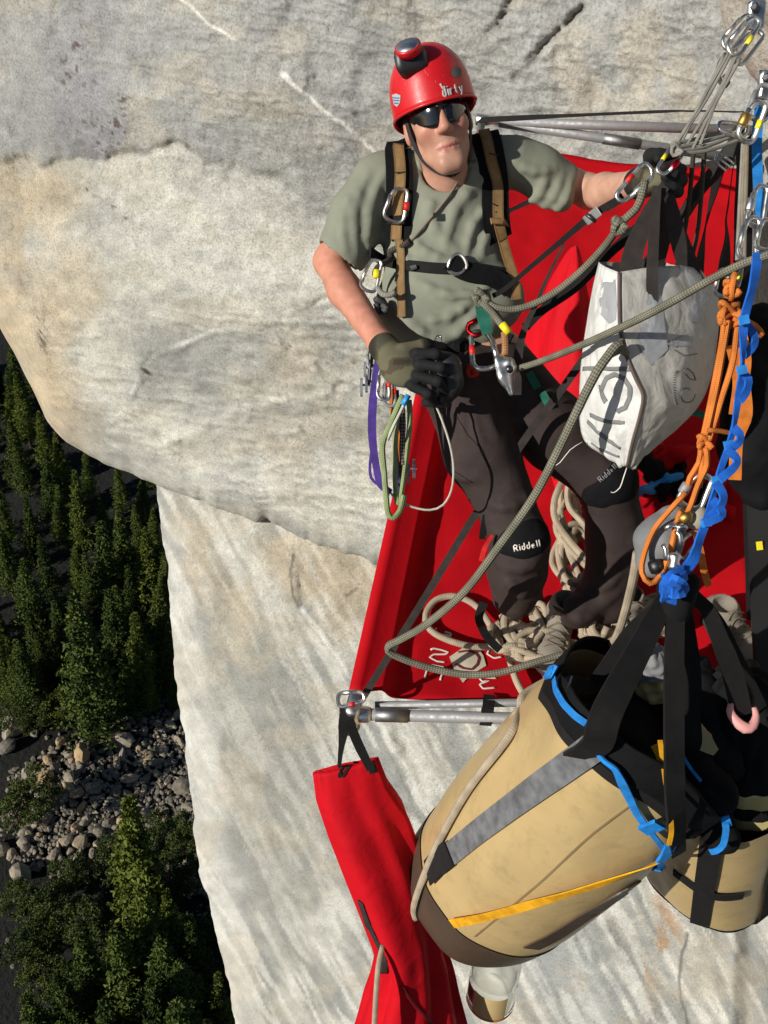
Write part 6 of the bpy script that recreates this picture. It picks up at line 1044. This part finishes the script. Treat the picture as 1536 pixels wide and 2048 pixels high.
# ---- belay gear at the climber's waist
carabiner(C(968, 664, 2.28), C(972, 738, 2.24), .062, 'large silver belay carabiner with red tape at the waist', r=.0075, band=TAPE_R, lock=None, side=[1, .1, 0]); 
S = SDF(C(1010, 760, 2.22)-.09, C(1010, 760, 2.22)+.09, .0035); S.chain(CP([(1000, 722, 2.225), (1012, 752, 2.22), (1022, 786, 2.22)]), [.017, .020, .008], k=.01, flat=[0.5, 0, -1], fs=.6).cone(C(1018, 728, 2.22), C(1024, 735, 2.22), .016, .012, k=.01); v, f = S.mesh(1); GG = mobj('belay_device', v, f, STEEL, label='silver assisted belay device hanging from the belay carabiner', cat='belay device'); MB().add(*lathe_geo(C(1018, 738, 2.19), C(1020, 740, 2.18), [(0, .009), (1, .008)], 14)).obj('axle', DARKM, GG)
strap('belay_loop', [(962, 612, 2.27), (968, 640, 2.25), (975, 668, 2.25)], [.028, .030, .024], GREENW, 'green webbing belay loop under the waist knot', th=.008); tube('gear_ring', CP([(955, 640, 2.27), (938, 648, 2.28), (936, 662, 2.28), (950, 672, 2.27), (966, 664, 2.27)]), .006, metal('red_ring', (.35, .01, .015), .25), label='dark red anodised ring at the waist', cat='ring', sides=8)
tube('orange_sling', CP([(1008, 664, 2.25), (1010, 685, 2.25), (1010, 705, 2.245), (1006, 720, 2.24)]), .008, rope('orange_grey_cord', (.20, .18, .14), (.65, .22, .04), 4), label='orange and grey cord loop beside the belay carabiner', cat='cord', sides=8)
knot(C(944, 742, 2.335), .013, .0065, CORD_R, 61, None, 'red_cord_knot', 9, label='red cord knotted at the trouser waist', cat='cord')
for k, (x, y, m, lb) in enumerate([(1064, 760, GREENW, 'green webbing tab on the dark trouser thigh'), (1090, 800, GREENW, 'lower green webbing tab on the dark trouser thigh')]): H = [hit(PT_B, x+dx, y+dy, .006, 2.4)[0] for dx, dy in ((-8, -14), (0, 0), (10, 18))]; ribbon('webbing_tab', H, .020, m, label=lb, cat='webbing')
# chest and hip hardware
carabiner(hit(SH_B, 792, 374, .030, 2.3)[0], hit(SH_B, 800, 446, .034, 2.3)[0], .050, 'silver carabiner with red band clipped to the chest strap', r=.0055, band=None, side=[-1, 0, 0]); tube('red_tape_band', CP([(813, 405, 2.245), (813, 420, 2.245)]), .0072, TAPE_R, label='red tape band on the chest carabiner', cat='tape', sides=10, smooth=False)
carabiner(C(748, 520, 2.31), C(735, 582, 2.31), .040, 'silver carabiner hanging at the side of the chest harness', r=.005, side=[-1, 0, 0]); tube('yellow_tape_band', CP([(754, 540, 2.305), (752, 556, 2.305)]), .0085, TAPE_Y, label='yellow tape on the dark lanyard by the chest harness', cat='tape', sides=10, smooth=False)
tube('coil_cord', CP([(756, 576, 2.31), (765, 588, 2.30), (780, 590, 2.30), (790, 584, 2.30)]), .0075, CORD_G, label='short grey cord loop beside the tan chest strap', cat='cord', sides=8); knot(C(762, 612, 2.32), .016, .007, rope('dark_grey_cord', (.05, .05, .05), (.12, .12, .12), 5), 71, None, 'gear_loop', 7, label='dark grey gear loop hanging at the ribs', cat='gear loop')
RING = tube('d_ring', [hit(SH_B, 912+15*math.cos(a), 536+16*math.sin(a), .018, 2.3)[0] for a in np.linspace(0, 6.28, 14, endpoint=False)], .0045, STEEL, label='round steel ring on the black chest belt', cat='ring', closed=True, sides=8)
strap('purple_sling', [(756, 712, 2.26), (752, 745, 2.25), (746, 800, 2.24), (744, 850, 2.25), (746, 890, 2.26), (752, 930, 2.27), (760, 968, 2.27), (772, 978, 2.27), (782, 985, 2.27)], [.013, .016, .020, .020, .018, .017, .015], PURP, 'purple sling hanging from the harness below the glove'); strap('purple_sling', [(745, 890, 2.275), (740, 930, 2.28), (742, 955, 2.28), (754, 968, 2.28)], .007, PURP, 'thin purple sling strand beside the wide purple sling'); strap('purple_sling', [(792, 780, 2.3), (796, 850, 2.31), (800, 920, 2.32), (796, 985, 2.33)], .014, PURP, 'dark purple sling behind the olive cord loop')
rp('olive_cord', [(806, 790, 2.24), (795, 815, 2.24), (778, 855, 2.24), (765, 890, 2.24), (768, 940, 2.25), (772, 990, 2.26), (776, 1025, 2.27), (786, 1036, 2.27), (800, 1022, 2.27), (808, 990, 2.27)], .0075, CORD_V, 'olive green cord loop hanging below the glove', 'cord'); rp('olive_cord', [(798, 800, 2.26), (792, 860, 2.27), (790, 920, 2.28), (792, 990, 2.28), (798, 1010, 2.28), (806, 965, 2.28), (814, 900, 2.28), (820, 840, 2.27), (818, 800, 2.26)], .0068, CORD_V, 'second olive green cord loop behind the first', 'cord')
strap('orange_sling', [(782, 778, 2.29), (784, 820, 2.29), (798, 880, 2.3), (806, 960, 2.3)], .010, ORW, 'thin orange sling among the hip gear'); rp('brown_cord', [(804, 815, 2.27), (806, 850, 2.275), (804, 900, 2.28), (806, 930, 2.28)], .007, rope('maroon_chain', (.05, .02, .025), (.3, .26, .25), 3), 'maroon beaded cord among the hip gear', 'cord')
rp('wire_loop', [(868, 803, 2.25), (884, 840, 2.25), (900, 890, 2.25), (907, 935, 2.25), (903, 980, 2.26), (886, 1010, 2.27), (860, 1020, 2.28), (825, 1014, 2.28), (795, 1000, 2.28), (778, 982, 2.28)], .0028, rope('wire', (.45, .43, .36), (.75, .72, .62), 3), 'thin pale wire loop hanging in front of the brown trousers', 'wire', sides=8)
rp('wire_loop', [(812, 800, 2.22), (802, 822, 2.225), (788, 850, 2.23), (775, 880, 2.24)], .0042, MATS['wire'], 'pale wire stem with blue tape beside the olive cord', 'wire', sides=8); tube('blue_tape_band', CP([(817, 790, 2.21), (806, 810, 2.215)]), .0068, TAPE_B, label='blue tape on the pale wire stem below the glove', cat='tape', sides=10, smooth=False)
def cam_unit(c, lb, sc=1.0, seed=1):
    o = thing('cam_device', lb, 'climbing cam', c); rnd = random.Random(seed)
    for k in range(4):
        p = np.asarray(c)+np.array([(-.018+.012*k)*sc, .002*k, .004*k]); a = np.linspace(-1.9, 1.9, 14); prof = [p+np.array([.003, math.sin(t)*.022*sc*(1+.18*t*(-1)**k), -abs(math.cos(t))*.0-.012*math.cos(t)*sc]) for t in a]; q = [p-np.array([.003, 0, 0])+(x-p)-np.array([.003, 0, 0]) for x in prof]
        V = np.array(prof+q); n = len(prof); F = [(i, i+1, n+i+1, n+i) for i in range(n-1)]+[tuple(range(n)), tuple(range(2*n-1, n-1, -1))]; mobj('cam_lobe', V, F, (DULL, STEEL)[k % 2], o, smooth=False)
    tube('stem', [np.asarray(c), np.asarray(c)+np.array([.004, -.06*sc, .0])], .004, DARKM, o, sides=8); tube('axle', [np.asarray(c)-[.024*sc, 0, 0], np.asarray(c)+[.024*sc, 0, 0]], .003, STEEL, o, sides=8, smooth=False); return o
cam_unit(C(738, 770, 2.27), 'silver climbing cam hanging at the hip beside the purple sling', 1.0, 1); cam_unit(C(742, 735, 2.29), 'small silver climbing cam under the wrist', .8, 2); cam_unit(C(812, 938, 2.3), 'climbing cam with silver lobes at the bottom of the hip gear', 1.1, 3)
carabiner(C(738, 700, 2.28), C(748, 738, 2.27), .022, 'small dark carabiner under the wrist', r=.0045, mat=DULL); carabiner(C(764, 738, 2.245), C(768, 800, 2.24), .028, 'silver carabiner with red tape on the hip gear', r=.005, band=TAPE_R); carabiner(C(776, 755, 2.25), C(780, 812, 2.25), .026, 'second carabiner with red tape on the hip gear', r=.005, band=TAPE_R, mat=DULL); carabiner(C(876, 672, 2.30), C(872, 700, 2.29), .016, 'small silver carabiner at the trouser belt', r=.0035)
S = SDF(C(892, 745, 2.22)-.12, C(892, 745, 2.22)+.12, .004); S.chain(CP([(866, 712, 2.22), (895, 735, 2.22), (902, 770, 2.225), (885, 800, 2.23)]), [.022, .030, .028, .018], k=.015).noise(.003, 25, 3); v, f = S.mesh(1); mobj('black_pouch', v, f, LAMP, label='black object held in the glove at the hip', cat='pouch')
# carabiner at the ledge corner carrying the red bag
carabiner(C(726, 1388, 2.50), C(676, 1402, 2.50), .036, 'silver carabiner with red tape at the outer ledge corner', r=.0065, band=TAPE_R, side=[0, -1, .2])
# ------------------------------------------------------------------ water bottle under the haul bag
BT = thing('plastic_bottle', 'clear plastic bottle with paper label hanging below the large haul bag', 'bottle', C(985, 2010, 3.3))
m_, t_, b_ = nodes('clear_plastic'); b_.inputs['Transmission Weight'].default_value = 1.0; b_.inputs['Roughness'].default_value = .06; b_.inputs['IOR'].default_value = 1.4; b_.inputs['Base Color'].default_value = (.97, .98, .96, 1); CLR = m_
q0, q1 = C(1004, 1870, 3.08), C(980, 2000, 3.30); prof = [(0, .022), (.08, .022), (.12, .03), (.32, .078), (.42, .083), (.55, .082), (.60, .078), (.66, .083), (.92, .083), (.98, .075), (1.0, .06)]
_v, _f = lathe_geo(q0, q1, prof, 40); _o = mobj('bottle_body', _v, _f, CLR, BT); _q = _o.modifiers.new('t', 'SOLIDIFY'); _q.thickness = .002; _q.offset = -1
def bband(t0, t1, a0, a1, off, n=24):
    T = unit(q1-q0); z = np.array([0, 0, -1.]); z = unit(z-T*(z@T)); w = np.cross(T, z); V = []
    for i in range(4):
        t = t0+(t1-t0)*i/3
        for j in range(n): a = a0+(a1-a0)*j/(n-1); V.append(q0+(q1-q0)*t+(.083+off)*(z*math.cos(a)+w*math.sin(a)))
    return np.array(V), grid_faces(4, n)
mobj('paper_label', *bband(.62, .93, -.5, .95, .0015), plastic('label_tan', (.52, .38, .17), .6), BT); mobj('label_band', *bband(.93, .97, -1.4, 1.4, .001), plastic('label_orange', (.55, .16, .04), .5), BT); mobj('red_label', *bband(.64, .86, .95, 1.5, .001), plastic('label_red', (.6, .07, .04), .5), BT); mobj('label_picture', *bband(.67, .80, 1.05, 1.35, .003), plastic('label_dark', (.10, .05, .04), .5), BT); mobj('white_label', *bband(.86, .95, .9, 1.5, .003), plastic('label_white', (.7, .72, .74), .5), BT)
MB().add(*lathe_geo(q0-unit(q1-q0)*.012, q0+unit(q1-q0)*.012, [(0, .022), (.1, .026), (1, .026)], 24)).obj('cap', plastic('yellow_cap', (.6, .5, .1), .4), BT); tube('hanging_cord', [q0, hb_pt(.99, -.3, -.1)], .003, CORD_G, BT, sides=6)
